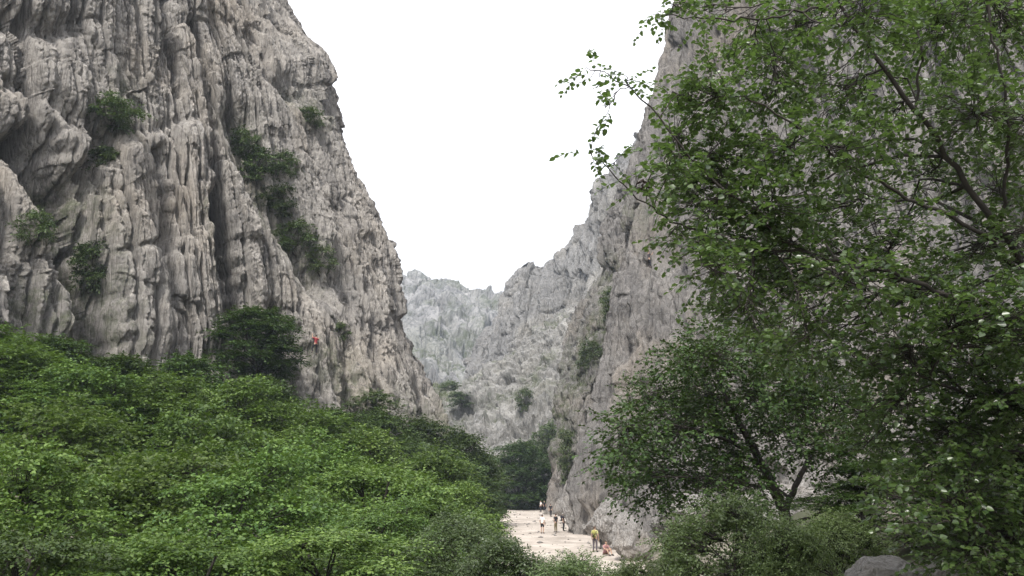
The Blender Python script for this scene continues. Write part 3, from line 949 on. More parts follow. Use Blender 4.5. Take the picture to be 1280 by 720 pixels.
CLIFF_SHRUBS = [
    (LEFT, 320, 205, 52, 46, 'shrub', 'dark shrub in the upper part of the gully on the left cliff'),
    (LEFT, 345, 250, 50, 40, 'shrub', 'dark shrub in the middle of the gully on the left cliff'),
    (LEFT, 305, 175, 46, 45, 'shrub2', 'small grey-green shrub at the head of the gully on the left cliff'),
    (LEFT, 372, 292, 56, 40, 'shrub2', 'broad grey-green shrub in the lower part of the gully on the left cliff'),
    (LEFT, 400, 325, 40, 36, 'shrub2', 'small shrub at the lower end of the gully on the left cliff'),
    (LEFT, 360, 205, 40, 38, 'shrub2', 'pale shrub right of the gully head on the left cliff'),
    (LEFT, 130, 195, 46, 36, 'shrub', 'dark bush on the ledge above the fluted pillars'),
    (LEFT, 145, 135, 66, 44, 'shrub2', 'grey-green bush under the smooth slabs at upper left'),
    (LEFT, 45, 285, 46, 44, 'shrub2', 'grey-green bush on the leftmost buttress'),
    (LEFT, 388, 140, 38, 26, 'shrub2', 'little bush below the rock nose on the left skyline'),
    (LEFT, 110, 330, 50, 60, 'shrub', 'dark bush in the deep gully beside the leftmost buttress'),
    (LEFT, 470, 505, 60, 36, 'shrub2', 'grey-green bush on the foot of the wide wall'),
    (LEFT, 425, 410, 26, 26, 'shrub', 'small dark bush right above the red climber'),
    (BUTT, 764, 375, 32, 44, 'shrub2', 'bush in the cleft beside the right pillar, upper one'),
    (BUTT, 738, 440, 36, 40, 'shrub2', 'bush in the cleft beside the right pillar, left of the cave'),
    (BUTT, 708, 560, 26, 60, 'shrub', 'dark ivy-like bush at the foot of the second buttress'),
    (SCREE, 655, 498, 22, 28, 'shrub', 'lone dark bush in the middle of the pale scree'),
    (SCREE, 682, 545, 40, 46, 'shrub2', 'bigger grey-green bush on the scree near the right cliff'),
    (SCREE, 560, 480, 30, 16, 'shrub2', 'low bush on the scree beside the left skyline edge'),
    (SCREE, 572, 500, 30, 18, 'shrub', 'low dark bush on the scree next to the left cliff foot'),
    (SCREE, 585, 445, 24, 12, 'shrub', 'small bush at the top of the scree'),
]
for face, px, py, wpx, hpx, kind, label in CLIFF_SHRUBS:
    v, nrm = face.at(px, py)
    Y = v[1]
    d = Y * 1.05
    place(kind, (v[0], v[1] + 0.2, v[2] - 0.55 * hpx / F_PX * d), hpx / F_PX * d, wpx / F_PX * d, rr.random() * 6.28, label, 'shrub',
          'shrubs growing on the rock')
v, nrm = LEFT.at(322, 470)
place('dark', (v[0], v[1] - 0.3, v[2]), 88 / F_PX * v[1] * 1.05, 112 / F_PX * v[1], 1.0, 'dark green tree clinging to the left cliff beside the red climber', 'tree')


def custom_tree(name, label, cat, limbs, pads, seed, leaf, nl, tw, twigs, mat, wide, detailed, foot, extra_twigs=()):
    """A tree laid out limb by limb: limbs are polylines of points with a start and an end radius; each pad is a leaf clump."""
    rng = np.random.RandomState(seed)
    root = empty(name, foot)
    f = np.array(foot)
    tb = Tubes(); nodes = []
    for pts, r0, r1 in limbs:
        A = catmull(np.array([P(*p) for p in pts]) - f, len(pts) * 6, 0)
        A[1:-1] += rng.normal(size=A[1:-1].shape) * 0.012
        rad = np.linspace(r0, r1, len(A))
        tb.add(A, rad, 9)
        nodes += [(q, r) for q, r in zip(A, rad)]
    NP = np.array([q for q, r in nodes]); NR = np.array([r for q, r in nodes])
    Vs, Fs, n = [], [], 0
    for (px, py, Y, r, dens) in pads:
        c = P(px, py, Y) - f
        pr = r / F_PX * Y
        cnt = max(4, int(twigs * dens * (r / 60.0) ** 2))
        st, d, L = pad_twigs(c, np.array([pr, pr * 1.25, pr * 0.75]), cnt, rng, tw)
        dist = np.linalg.norm(NP - c, axis=1) + 0.3 * np.maximum(0, NP[:, 2] - c[2])
        k = int(np.argmin(dist))
        lb = curve(NP[k], c, rng, 8, 0.09, 0.05)
        r0 = min(NR[k] * 0.7, 0.007 + 0.012 * np.linalg.norm(c - NP[k]))
        tb.add(lb, np.linspace(r0, 0.005, 8), 6)
        for q in range(cnt):
            j = rng.randint(3, 8)
            if q % 2 == 0:
                tb.add(curve(lb[j], st[q], rng, 5, 0.1), np.linspace(0.0045, 0.003, 5), 4)
            e = st[q] + d[q] * L[q]
            mid = (st[q] + e) / 2
            tb.add(np.array([st[q], mid - [0, 0, 0.06 * L[q]], e - [0, 0, 0.25 * L[q]]]), [0.003, 0.0025, 0.0015], 3)
        V, Fq = leaves_on(st, d, L, nl, leaf, rng, 0.25, wide, 0.5, detailed)
        Vs.append(V); Fs.append(Fq + n); n += len(V)
    tb.build('trunk', M_BARK, root)
    link('crown', mesh_from('crown', np.concatenate(Vs), np.concatenate(Fs), 4, mat), root)
    tag(root, label, cat)
    return root


# the near tree that leans in from the right
R1 = random.Random(21)
limbs = [
    ([(1425, 960, 8.2), (1405, 760, 8.1), (1370, 560, 8.0), (1325, 400, 7.8), (1250, 290, 7.5), (1185, 195, 7.3), (1110, 90, 7.1), (1040, -10, 6.9), (985, -120, 6.8)], 0.062, 0.010),
    ([(1325, 400, 7.8), (1235, 300, 7.3), (1130, 245, 6.9), (1060, 205, 6.6), (1000, 160, 6.4), (930, 120, 6.3)], 0.028, 0.007),
    ([(1370, 560, 8.0), (1250, 420, 7.6), (1140, 350, 7.3), (1010, 315, 7.0), (940, 265, 6.8), (870, 205, 6.6), (835, 165, 6.5), (800, 120, 6.4), (760, 92, 6.3)], 0.034, 0.005),
    ([(1010, 315, 7.0), (930, 310, 6.9), (860, 285, 6.8), (800, 250, 6.7), (755, 205, 6.6)], 0.014, 0.005),
    ([(1145, 140, 7.2), (1150, 60, 7.1), (1140, -40, 7.0)], 0.014, 0.008),
    ([(1050, 5, 6.9), (960, 22, 6.7), (890, 25, 6.6), (840, 18, 6.5)], 0.014, 0.005),
    ([(1405, 760, 8.1), (1300, 560, 7.6), (1220, 500, 7.2), (1150, 470, 7.0)], 0.05, 0.012),
    ([(1405, 780, 8.1), (1280, 700, 7.2), (1200, 640, 6.8)], 0.04, 0.012),
    ([(1250, 290, 7.5), (1260, 160, 7.0), (1240, 40, 6.7), (1230, -60, 6.5)], 0.018, 0.008),
]
pads = []
# the crown's clumps: (px, py, Y, radius px, density)
for px, py, r, dn in [(1000, 30, 60, 1), (930, 55, 42, .9), (880, 20, 30, .9), (1090, 25, 60, 1), (1180, 30, 70, 1), (1260, 40, 70, 1.2), (970, 110, 60, 1),
                      (895, 115, 50, 1), (850, 165, 45, 1), (1050, 110, 60, 1), (1130, 130, 55, .8), (1220, 130, 70, 1), (1290, 150, 70, 1.2), (900, 190, 60, 1),
                      (980, 190, 60, 1), (1060, 190, 60, .9), (1150, 215, 55, .7), (1240, 230, 60, .8), (830, 215, 36, .8), (880, 260, 50, .9), (960, 260, 60, 1),
                      (1040, 265, 60, .9), (1120, 290, 60, .8), (1210, 310, 60, .8), (1290, 300, 60, 1), (900, 330, 40, .8), (970, 345, 55, .9), (1050, 345, 60, 1),
                      (1140, 370, 65, 1.2), (1230, 390, 65, 1.2), (1290, 400, 60, 1.2), (1130, 440, 60, 1.3), (1210, 460, 70, 1.5), (1280, 500, 70, 1.6),
                      (1120, 510, 50, 1), (1190, 540, 65, 1.4), (1270, 580, 75, 1.8), (1200, 610, 60, 1.4), (1150, 590, 40, .7), (1260, 660, 75, 1.8), (1215, 690, 55, 1.6),
                      (930, 390, 36, .6), (1010, 400, 40, .6), (1290, 720, 70, 1.8), (945, 20, 30, .7), (1140, 470, 40, 1), (838, 205, 30, 1), (862, 238, 36, 1.1), (850, 285, 26, .7), (885, 300, 40, 1), (925, 300, 45, 1.1), (905, 365, 34, .9),
                      (945, 355, 45, 1.1), (985, 310, 50, 1), (900, 230, 45, 1), (870, 130, 40, 1), (1000, 425, 45, 1), (950, 415, 40, .9), (1060, 430, 45, .9), (875, 350, 24, .6),
                      (1090, 560, 40, .8), (1105, 620, 40, .7), (1130, 660, 34, .6)]:
    pads.append((px + R1.uniform(-8, 8), py + R1.uniform(-8, 8), R1.uniform(6.1, 8.0), r, dn))
    if px > 900:
        pads.append((px + R1.uniform(-45, 45), py + R1.uniform(-40, 40), R1.uniform(8.2, 10.0), r * 0.9, dn * 0.45))
for px, py, r, dn in [(742, 88, 19, .65), (780, 100, 20, .8), (768, 132, 20, .6), (738, 190, 20, .7), (768, 203, 18, .8), (822, 16, 13, .9), (795, 232, 20, .9), (850, 10, 22, 1.2)]:
    pads.append((px, py, R1.uniform(6.2, 6.6), r, dn))
foot = (P(1425, 960, 8.2)[0], 8.2, float(bump_z(P(1425, 960, 8.2)[0], 8.2)) - 0.2)
near_tree = custom_tree('maple_tree', 'big leafy tree leaning in from the right edge, nearest to the viewer', 'tree', limbs, pads, 31,
                        0.051, 11, 0.22, 82, M_LEAF_C, 0.40, True, foot)
# its withered cluster
rng_ = np.random.RandomState(3)
dc = P(806, 224, 6.7) - np.array(foot)
st, d, L = pad_twigs(dc, np.array([0.07, 0.05, 0.07]), 8, rng_, 0.06)
d[:, 2] -= 0.5
V, Fq = leaves_on(st, d, L, 4, 0.05, rng_, 0.5, 0.25, 0.9, True)
tb_ = Tubes()
tb_.add(np.array([P(835, 205, 6.6), P(815, 215, 6.65), P(808, 232, 6.7), P(808, 252, 6.7)]) - np.array(foot), [0.006, 0.006, 0.007, 0.005], 6)
o = link('withered_leaves', mesh_from('withered_leaves', np.concatenate([V, tb_.v[0]]), np.concatenate([Fq, tb_.f[0] + len(V)]), 4, M_LEAF_DRY), near_tree)
o['label'] = 'withered dark reddish leaf cluster hanging on a twig'

# the second tree, standing among rocks below the right cliff
g2 = P(985, 668, 16)
limbs = [
    ([(992, 690, 16), (984, 650, 16), (968, 612, 16), (945, 566, 15.8), (920, 520, 15.6), (900, 480, 15.5), (885, 440, 15.4)], 0.13, 0.02),
    ([(980, 640, 16), (1002, 592, 16.2), (1030, 540, 16.4), (1050, 490, 16.5)], 0.07, 0.015),
    ([(945, 566, 15.8), (880, 540, 15.2), (820, 530, 14.8), (770, 535, 14.5)], 0.04, 0.01),
    ([(968, 612, 16), (900, 600, 15.3), (850, 596, 15), (812, 598, 14.8)], 0.04, 0.01),
    ([(984, 655, 16), (1030, 640, 15.8), (1080, 600, 15.6)], 0.035, 0.01),
]
pads = []
for px, py, r, dn in [(850, 450, 40, 1), (905, 440, 45, 1), (960, 440, 45, 1), (820, 490, 40, 1), (880, 490, 50, 1), (945, 495, 50, 1), (1010, 470, 50, 1), (1060, 500, 40, .8),
                      (790, 540, 42, 1), (850, 545, 50, 1), (910, 550, 45, .9), (980, 540, 45, .8), (1045, 560, 45, .9), (772, 578, 30, .9), (820, 600, 45, 1.1), (880, 605, 45, 1),
                      (1090, 560, 32, .7), (1075, 610, 35, .8), (930, 600, 40, .8), (1085, 520, 30, .8), (1000, 505, 40, .9)]:
    pads.append((px + R1.uniform(-6, 6), py + R1.uniform(-6, 6), R1.uniform(14.2, 16.2), r, dn))
    pads.append((px + R1.uniform(-28, 28), py + R1.uniform(-22, 22), R1.uniform(16.4, 18.5), r * 0.9, dn))
foot = (g2[0], 16.0, float(bump_z(g2[0], 16.0)) - 0.2)
custom_tree('broadleaf_tree', 'spreading dark green tree with forked trunk in front of the right cliff', 'tree', limbs, pads, 33,
            0.085, 11, 0.42, 190, M_LEAF_G, 0.34, False, foot)

# low growth on the right
for px, top, Y, wpx, kind, label in [
    (915, 620, 11.5, 205, 'pale', 'pale green fine-leaved bush at the bottom, right of the clearing'),
    (985, 650, 10.5, 150, 'pale', 'smaller pale bush left of the flat rock at the bottom'),
    (845, 672, 13, 70, 'pale', 'low pale bush by the boulder at the clearing edge'),
    (1235, 560, 12, 230, 'dark', 'very dark bush in the bottom right corner behind the near tree'),
    (1090, 572, 14.5, 190, 'neardark', 'leafy young tree between the forked tree and the near tree'),
    (1040, 640, 12.5, 130, 'pale', 'light green bush above the flat grey slab'),
]:
    tp = P(px, top, Y)
    g = float(bump_z(tp[0], Y)) - 0.1
    place(kind, (tp[0], Y, g), max(0.6, tp[2] - g), wpx / F_PX * Y, rr.random() * 6.28, label, 'bush' if kind == 'pale' else 'tree')

# ------------------------------------------------------------------ boulders
def boulder(px, base_py, Y, w, h, dpt, seed, label, sink=0.15, rz=0.0, tilt=0.0, res=5):
    bm = bmesh.new()
    bmesh.ops.create_icosphere(bm, subdivisions=res, radius=1.0)
    me = bpy.data.meshes.new('boulder')
    bm.to_mesh(me); bm.free()
    n = len(me.vertices)
    co = np.empty(n * 3, np.float32); me.vertices.foreach_get('co', co)
    V = co.reshape(-1, 3).astype(float)
    rng = np.random.RandomState(seed)
    R = np.full(n, 10.0)
    for k in range(16):                                        # planes that cut the ball into facets
        nn = unit(rng.normal(size=3)); dd = 0.62 + 0.3 * rng.rand()
        c = V @ nn
        R = np.where(c > 0.05, np.minimum(R, dd / np.maximum(c, 0.05)), R)
    R = np.minimum(R, 1.15)
    R = R + 0.09 * fbm(V[:, 0] * 2 + seed, V[:, 1] * 2, V[:, 2] * 2, 5, 0.6) - 0.07 * np.abs(perlin(V[:, 0] * 5 + seed, V[:, 1] * 5, V[:, 2] * 2)) - 0.04 * np.abs(perlin(V[:, 0] * 12, V[:, 1] * 12, V[:, 2] * 6))
    V = V * R[:, None] * np.array([w / 2, dpt / 2, h / 2])
    me.vertices.foreach_set('co', V.astype(np.float32).ravel())
    me.update()
    me.materials.append(M_BOULDER)
    p = P(px, base_py, Y)
    o = link('boulder', me)
    z = float(bump_z(p[0], Y)) if base_py is None else p[2]
    o.location = (p[0], Y, z + h / 2 - sink * h)
    o.rotation_euler = (0, tilt, rz)
    return tag(o, label, 'boulder', 'limestone boulders')


boulder(722, 663, 81, 3.6, 3.6, 3.6, 14, 'large grey-brown boulder at the clearing foot of the right cliff', 0.1)
boulder(704, 648, 98, 2.0, 3.2, 2.4, 2, 'pale boulder behind the big one, beside the group of people', 0.05)
boulder(760, 676, 62, 3.4, 3.6, 3.2, 3, 'pale pointed boulder behind the person in yellow', 0.1, 0.5, 0.15)
boulder(786, 696, 54, 2.9, 3.2, 2.4, 4, 'flat-faced light boulder right of the people at the clearing edge', 0.1, 0.3, -0.2)
boulder(1115, 742, 9.5, 1.25, 0.46, 1.0, 25, 'flat grey rock slab at the bottom right', 0.2)
boulder(1195, 736, 9.2, 0.75, 0.45, 0.8, 6, 'small grey rock beside the flat slab', 0.2, 0.7)
boulder(1085, 660, 20, 2.4, 1.6, 2.0, 8, 'pale block under the right cliff behind the forked tree', 0.2, 0.4)
boulder(1000, 665, 24, 3.0, 2.0, 2.4, 10, 'pale rock behind the trunk of the forked tree', 0.2)
boulder(860, 680, 30, 3.2, 2.4, 2.6, 11, 'grey rock left of the forked tree, half hidden in leaves', 0.2)
boulder(1060, 640, 30, 6, 5.5, 4, 12, 'big pale rock rising behind the forked tree', 0.2, 0.2)
boulder(733, 662, 78, 1.1, 0.6, 0.9, 13, 'small low stone at the foot of the large boulder', 0.2)

def loose_stones():
    """Stones scattered over the clearing and its rim."""
    rng = np.random.RandomState(77)
    base = np.array([(1, 0, 0), (-1, 0, 0), (0, 1, 0), (0, -1, 0), (0, 0, 1), (0, 0, -1)], float)
    tri = np.array([(0, 2, 4), (2, 1, 4), (1, 3, 4), (3, 0, 4), (2, 0, 5), (1, 2, 5), (3, 1, 5), (0, 3, 5)])
    Vs, Fs = [], []
    for k in range(650):
        y = 38 + 105 * rng.rand() ** 1.3
        x = rng.uniform(-3, 9) if rng.rand() < .6 else (rng.normal(7.6, 1.0) if rng.rand() < .6 else rng.normal(-1.5, .8))
        r = 0.04 + 0.16 * rng.rand() ** 4 + (0.1 if rng.rand() < .03 else 0)
        v = base * r * (0.6 + 0.8 * rng.rand(6, 1)) * np.array([1.2, 1.0, 0.6])
        t = rng.rand() * 6.28
        v = v @ np.array([(math.cos(t), -math.sin(t), 0), (math.sin(t), math.cos(t), 0), (0.2, 0.1, 1)])
        Vs.append(v + np.array([x, y, float(bump_z(x, y)) + 0.06 + r * 0.2])); Fs.append(tri + 6 * k)
    tag(link('gravel_stones', mesh_from('gravel_stones', np.concatenate(Vs), np.concatenate(Fs), 3, M_BOULDER)), kind='stuff')


loose_stones()

# ------------------------------------------------------------------ people
SKIN = plain_mat('skin', (0.45, 0.29, 0.21), 0.6, 0.08)
MATS = {}


def cloth(col):
    if col not in MATS:
        MATS[col] = plain_mat('cloth', col, 0.85, 0.12, 20)
    return MATS[col]


def skin_mesh(name, pts, edges, root, sub=2):
    me = bpy.data.meshes.new(name)
    keys = list(pts)
    me.from_pydata([pts[k][0] for k in keys], [(keys.index(a), keys.index(b)) for a, b in edges], [])
    ob = bpy.data.objects.new(name, me)
    C.objects.link(ob)
    md = ob.modifiers.new('skin', 'SKIN')
    md.use_smooth_shade = True
    for i, k in enumerate(keys):
        sv = me.skin_vertices[0].data[i]
        r = pts[k][1]
        sv.radius = r if isinstance(r, tuple) else (r, r)
        sv.use_root = (k == root)
    s = ob.modifiers.new('sub', 'SUBSURF'); s.levels = sub; s.render_levels = sub
    dg = bpy.context.evaluated_depsgraph_get()
    out = bpy.data.meshes.new_from_object(ob.evaluated_get(dg))
    bpy.data.objects.remove(ob)
    return out


def finger_tubes(wrist, tip_dir, side):
    """Palm-rooted fingers, slightly curled."""
    tb = Tubes()
    d = unit(np.array(tip_dir, float)); s = unit(np.cross(d, [0.2, 1.0, 0.1])); nrm = np.cross(d, s)
    w = np.array(wrist, float)
    for k, ln in enumerate((0.075, 0.085, 0.08, 0.06)):
        b = w + d * 0.075 + s * (k - 1.5) * 0.019
        tb.add([b, b + d * ln * 0.5, b + d * ln * 0.9 + nrm * 0.02 * side], [0.010, 0.009, 0.007], 5)
    b = w + d * 0.03 - s * 0.035
    tb.add([b, b + d * 0.03 - s * 0.02, b + d * 0.06 - s * 0.025], [0.012, 0.010, 0.008], 5)
    return tb


def person(loc, rz, label, pose, shirt, legs_c, hair_c, shorts=False, hat=None, pack=None, group='people on the gravel clearing', height=1.74, normal=None):
    """pose: dict of joint offsets; figure faces -Y before rotation."""
    k = height / 1.74
    J = dict(pelvis=(0, 0, 0.95), waist=(0, 0, 1.08), chest=(0, 0.0, 1.30), neck0=(0, 0.01, 1.45), neck=(0, 0, 1.52), jaw=(0, -0.015, 1.585), head=(0, 0.0, 1.66), crown=(0, 0.01, 1.715),
             l_sh=(0.18, 0, 1.42), l_el=(0.25, 0.02, 1.14), l_wr=(0.24, -0.07, 0.90), l_ha=(0.235, -0.09, 0.82),
             r_sh=(-0.18, 0, 1.42), r_el=(-0.25, 0.02, 1.14), r_wr=(-0.24, -0.07, 0.90), r_ha=(-0.235, -0.09, 0.82),
             l_hip=(0.095, 0, 0.90), l_kn=(0.11, -0.02, 0.50), l_an=(0.12, 0.02, 0.09), l_to=(0.14, -0.15, 0.035),
             r_hip=(-0.095, 0, 0.90), r_kn=(-0.11, -0.02, 0.50), r_an=(-0.12, 0.02, 0.09), r_to=(-0.14, -0.15, 0.035))
    J.update(pose)
    rad = dict(pelvis=(.145, .105), waist=(.125, .09), chest=(.155, .105), neck0=(.085, .06), neck=.052, jaw=(.062, .07), head=(.078, .095), crown=(.05, .06),
               l_sh=.062, l_el=.043, l_wr=.029, l_ha=(.042, .02), l_hip=.088, l_kn=.058, l_an=.038, l_to=(.04, .025))
    for q in list(rad):
        if q.startswith('l_'): rad['r_' + q[2:]] = rad[q]
    E = [('pelvis', 'waist'), ('waist', 'chest'), ('chest', 'neck0'), ('neck0', 'neck'), ('neck', 'jaw'), ('jaw', 'head'), ('head', 'crown')]
    for s in 'lr':
        E += [('neck0', s + '_sh'), (s + '_sh', s + '_el'), (s + '_el', s + '_wr'), (s + '_wr', s + '_ha'),
              ('pelvis', s + '_hip'), (s + '_hip', s + '_kn'), (s + '_kn', s + '_an'), (s + '_an', s + '_to')]
    root = empty('person', loc, rz)
    root.scale = (k, k, k)
    body = skin_mesh('body', {q: (J[q], rad[q]) for q in J}, E, 'pelvis')
    bm = bmesh.new(); bm.from_mesh(body)
    for s, sd_ in (('l', 1), ('r', -1)):                       # fingers rooted in the palm
        w = np.array(J[s + '_wr']); h_ = np.array(J[s + '_ha'])
        tb = finger_tubes(w, h_ - w, sd_)
        off = 0
        for v_, f_ in zip(tb.v, tb.f):
            vs = [bm.verts.new(c) for c in v_]
            for q in f_ - off: bm.faces.new([vs[i] for i in q])
            off += len(v_)
    hd = np.array(J['head'])
    nose = Tubes(); nose.add([hd + [0, -0.085, 0.02], hd + [0, -0.108, -0.015], hd + [0, -0.09, -0.03]], [0.008, 0.014, 0.01], 6)
    for sx in (-1, 1): nose.add([hd + [sx * 0.076, 0.0, 0.02], hd + [sx * 0.088, 0.015, 0.0], hd + [sx * 0.074, 0.01, -0.03]], [0.008, 0.016, 0.007], 6)
    off = 0
    for v_, f_ in zip(nose.v, nose.f):
        vs = [bm.verts.new(c) for c in v_]
        for q in f_ - off: bm.faces.new([vs[i] for i in q])
        off += len(v_)
    bm.to_mesh(body); bm.free()
    body.materials.clear(); body.materials.append(SKIN)
    link('body', body, root)

    def lerp(a, b, t): return tuple(np.array(J[a]) * (1 - t) + np.array(J[b]) * t)

    def shell(name, keys, edges, rootk, grow, mat):
        me = skin_mesh(name, keys, edges, rootk)
        me.materials.clear(); me.materials.append(mat)
        return link(name, me, root)
    g = lambda r, e: tuple(x + e for x in r) if isinstance(r, tuple) else r + e
    keys = {q: (J[q], g(rad[q], .018)) for q in ('pelvis', 'waist', 'chest', 'l_sh', 'r_sh')}
    keys['neck0'] = (J['neck0'], (.10, .075))
    ed = [('pelvis', 'waist'), ('waist', 'chest'), ('chest', 'neck0')]
    for s in 'lr':
        keys[s + '_sl'] = (lerp(s + '_sh', s + '_el', 0.75), .063)
        ed += [('neck0', s + '_sh'), (s + '_sh', s + '_sl')]
    shell('shirt', keys, ed, 'waist', 0, cloth(shirt))
    keys = {'pelvis': (J['pelvis'], g(rad['pelvis'], .022)), 'waist': (lerp('pelvis', 'waist', .5), (.14, .105))}
    ed = [('pelvis', 'waist')]
    for s in 'lr':
        keys[s + '_hip'] = (J[s + '_hip'], .105)
        if shorts:
            keys[s + '_kn'] = (lerp(s + '_hip', s + '_kn', .85), .082)
            ed += [('pelvis', s + '_hip'), (s + '_hip', s + '_kn')]
        else:
            keys[s + '_kn'] = (J[s + '_kn'], .073); keys[s + '_an'] = (lerp(s + '_kn', s + '_an', .95), .056)
            ed += [('pelvis', s + '_hip'), (s + '_hip', s + '_kn'), (s + '_kn', s + '_an')]
    shell('shorts' if shorts else 'trousers', keys, ed, 'pelvis', 0, cloth(legs_c))
    for s in 'lr':
        a, t_ = np.array(J[s + '_an']), np.array(J[s + '_to'])
        heel = a + (a - t_) * 0.25; heel[2] = min(a[2], t_[2] + 0.02) if 'l_an' not in pose else a[2] - 0.03
        tb = Tubes(); tb.add([heel, a * .5 + heel * .5, a * .45 + t_ * .55, t_, t_ + (t_ - a) * .12], [.02, .05, .05, .045, .015], 8)
        tb.build('shoe', cloth((0.06, 0.055, 0.05)), root)
    bmh = bmesh.new()
    bmesh.ops.create_uvsphere(bmh, u_segments=16, v_segments=10, radius=1)
    for v_ in bmh.verts:
        c = v_.co
        v_.co = Vector((c.x * .090, c.y * .105 + .012, max(c.z, -0.35 if c.y > 0.1 else 0.25) * .085)) + Vector(J['head']) + Vector((0, 0, .012))
    me = bpy.data.meshes.new('hair'); bmh.to_mesh(me); bmh.free(); me.materials.append(cloth(hair_c))
    link('hat' if hat else 'hair', me, root)
    if pack:
        tb = Tubes(); c = np.array(J['chest'])
        tb.add([c + [0, .13, -.30], c + [0, .19, -.27], c + [0, .2, .05], c + [0, .15, .15], c + [0, .11, .16]], [.05, .15, .155, .10, .03], 8)
        tb.build('backpack', cloth(pack), root)
    tag(root, label, 'person', group)
    return root


def on_ground(px, feet_py):
    cy = (360.0 - feet_py) / F_PX
    Y = -5.0 + 0.0
    den = (SP + CP * cy) / (CP - SP * cy)
    Y = -4.95 / den
    x = P(px, feet_py, Y)[0]
    return (x, Y, float(bump_z(x, Y)) + 0.045)


STAND = {}
WALK = dict(l_kn=(0.10, -0.16, 0.52), l_an=(0.11, -0.20, 0.10), l_to=(0.12, -0.37, 0.05), r_kn=(-0.10, 0.02, 0.50), r_an=(-0.11, 0.26, 0.14), r_to=(-0.12, 0.11, 0.04),
            l_wr=(0.25, 0.14, 0.92), l_ha=(0.25, 0.16, 0.84), r_wr=(-0.23, -0.18, 0.95), r_ha=(-0.22, -0.24, 0.89))
HIPS = dict(l_el=(0.34, 0.10, 1.18), l_wr=(0.20, -0.06, 1.02), l_ha=(0.14, -0.1, 0.99))
SIT = dict(pelvis=(0, 0, .14), waist=(0, -.02, .28), chest=(0, -.08, .50), neck0=(0, -.11, .65), neck=(0, -.13, .72), jaw=(0, -.16, .785), head=(0, -.15, .86), crown=(0, -.14, .915),
           l_sh=(.18, -.1, .62), l_el=(.24, -.24, .42), l_wr=(.17, -.42, .42), l_ha=(.14, -.49, .42), r_sh=(-.18, -.1, .62), r_el=(-.24, -.24, .42), r_wr=(-.17, -.42, .42), r_ha=(-.14, -.49, .42),
           l_hip=(.10, -.03, .13), l_kn=(.15, -.42, .42), l_an=(.13, -.58, .09), l_to=(.14, -.75, .035), r_hip=(-.10, -.03, .13), r_kn=(-.15, -.42, .42), r_an=(-.13, -.58, .09), r_to=(-.14, -.75, .035))
DARK, HAIR, BLONDE = (0.02, 0.02, 0.025), (0.03, 0.02, 0.015), (0.45, 0.36, 0.2)
person(on_ground(678, 667), 2.6, 'person in a white shirt and dark shorts standing alone on the gravel', STAND, (0.78, 0.76, 0.74), DARK, HAIR, True)
person(on_ground(688.5, 646), 2.9, 'person in dark clothes walking on the far gravel behind the others', WALK, DARK, DARK, HAIR)
person(on_ground(694.8, 665.5), -2.4, 'person in a black top and olive trousers left of the large boulder', HIPS, DARK, (0.16, 0.13, 0.07), HAIR)
person(on_ground(704.5, 664), 1.3, 'person with a white hat and dark backpack leaning by the large boulder', STAND, (0.05, 0.045, 0.06), DARK, (0.8, 0.8, 0.78), hat=True, pack=(0.02, 0.02, 0.03))
person(on_ground(744, 690), 2.7, 'person in a yellow shirt and grey trousers with an olive backpack', STAND, (0.42, 0.41, 0.19), (0.09, 0.075, 0.085), (0.10, 0.07, 0.05), pack=(0.30, 0.29, 0.08))
person(on_ground(753, 686), -2.8, 'person with pale hair in dark clothes beside the one in yellow', STAND, DARK, DARK, BLONDE)
person(on_ground(756, 694), 0.6, 'person in a pink top sitting on the ground near the one in yellow', SIT, (0.40, 0.22, 0.22), (0.20, 0.10, 0.10), HAIR, True)
person(on_ground(676, 640), -1.2, 'person in a white shirt at the far end of the clearing', HIPS, (0.75, 0.74, 0.72), DARK, HAIR)
person(on_ground(680.5, 639.5), 0.5, 'person in dark clothes next to the white shirt at the far end', STAND, DARK, DARK, HAIR)
person(on_ground(685, 639), 0.2, 'person in a brick red top at the far end, left of the pale boulder', HIPS, (0.36, 0.10, 0.09), (0.07, 0.05, 0.06), HAIR)
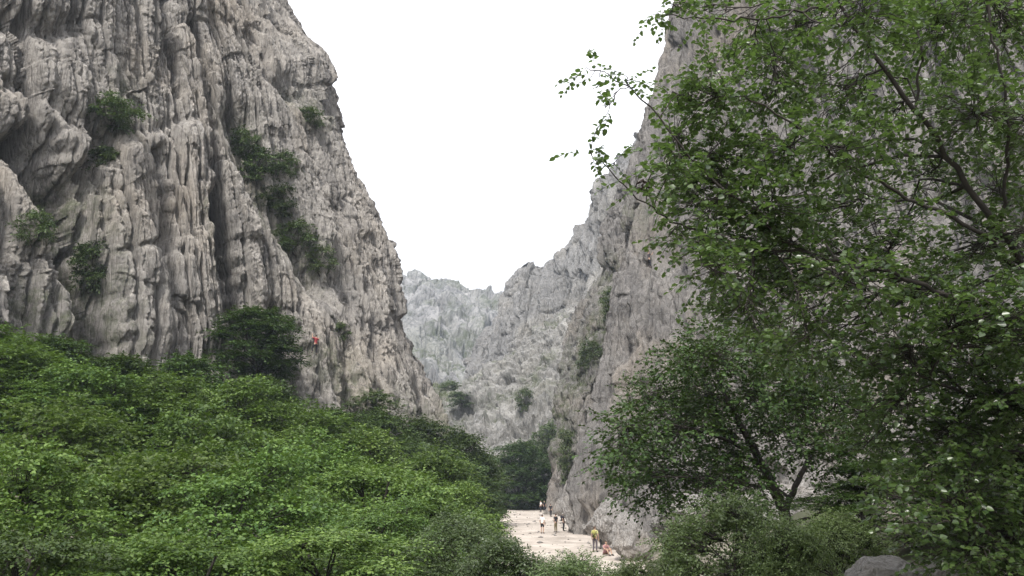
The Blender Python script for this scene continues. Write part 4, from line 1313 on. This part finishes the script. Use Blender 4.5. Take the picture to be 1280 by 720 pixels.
person(on_ground(690, 640), -0.6, 'person in a dull pink top with a dark backpack at the far end', STAND, (0.42, 0.22, 0.22), (0.05, 0.03, 0.04), HAIR, pack=(0.06, 0.02, 0.03))

CLIMB = dict(l_el=(.30, -.16, 1.55), l_wr=(.24, -.22, 1.78), l_ha=(.22, -.24, 1.87), r_el=(-.34, -.14, 1.32), r_wr=(-.42, -.22, 1.50), r_ha=(-.43, -.25, 1.58),
             l_kn=(.24, -.20, .60), l_an=(.20, -.12, .22), l_to=(.22, -.26, .17), r_kn=(-.18, -.1, .50), r_an=(-.16, -.06, .09), r_to=(-.18, -.2, .04))
for face, px, py, label, sh, lg, hair in [(LEFT, 395, 434, 'climber in a red shirt hanging on the left cliff beside the dark tree', (0.30, 0.045, 0.05), DARK, HAIR),
                                          (RIGHT, 813, 322, 'climber in dark clothes on the smooth right pillar', (0.06, 0.05, 0.06), DARK, HAIR)]:
    v, nrm = face.at(px, py)
    az = math.atan2(nrm[1], nrm[0]) + math.pi / 2          # figure faces -Y; turn it towards the rock
    out = np.array([nrm[0], nrm[1], 0]); out /= np.linalg.norm(out) + 1e-9
    person(tuple(v + out * 0.45 - np.array([0, 0, 0.95])), az + math.pi, label, CLIMB, sh, lg, hair, group='rock climbers')

# ------------------------------------------------------------------ the air
def build_haze():
    me = bpy.data.meshes.new('haze')
    bm = bmesh.new(); bmesh.ops.create_cube(bm, size=1.0)
    for v_ in bm.verts:
        v_.co = Vector((v_.co.x * 2800, 200 + v_.co.y * 2800, HZ0 + (v_.co.z + 0.5) * (HZ1 - HZ0)))
    bm.to_mesh(me); bm.free()
    m = bpy.data.materials.new('haze'); m.use_nodes = True
    n = m.node_tree.nodes; n.clear()
    out = n.new('ShaderNodeOutputMaterial'); pv = n.new('ShaderNodeVolumePrincipled')
    pv.inputs['Color'].default_value = (0.72, 0.84, 1.0, 1)
    pv.inputs['Density'].default_value = HAZE
    m.node_tree.links.new(pv.outputs[0], out.inputs['Volume'])
    me.materials.append(m)
    tag(link('haze', me), kind='stuff')


HAZE = 0.00034
HZ0, HZ1 = -12.0, 420.0
if HAZE: build_haze()
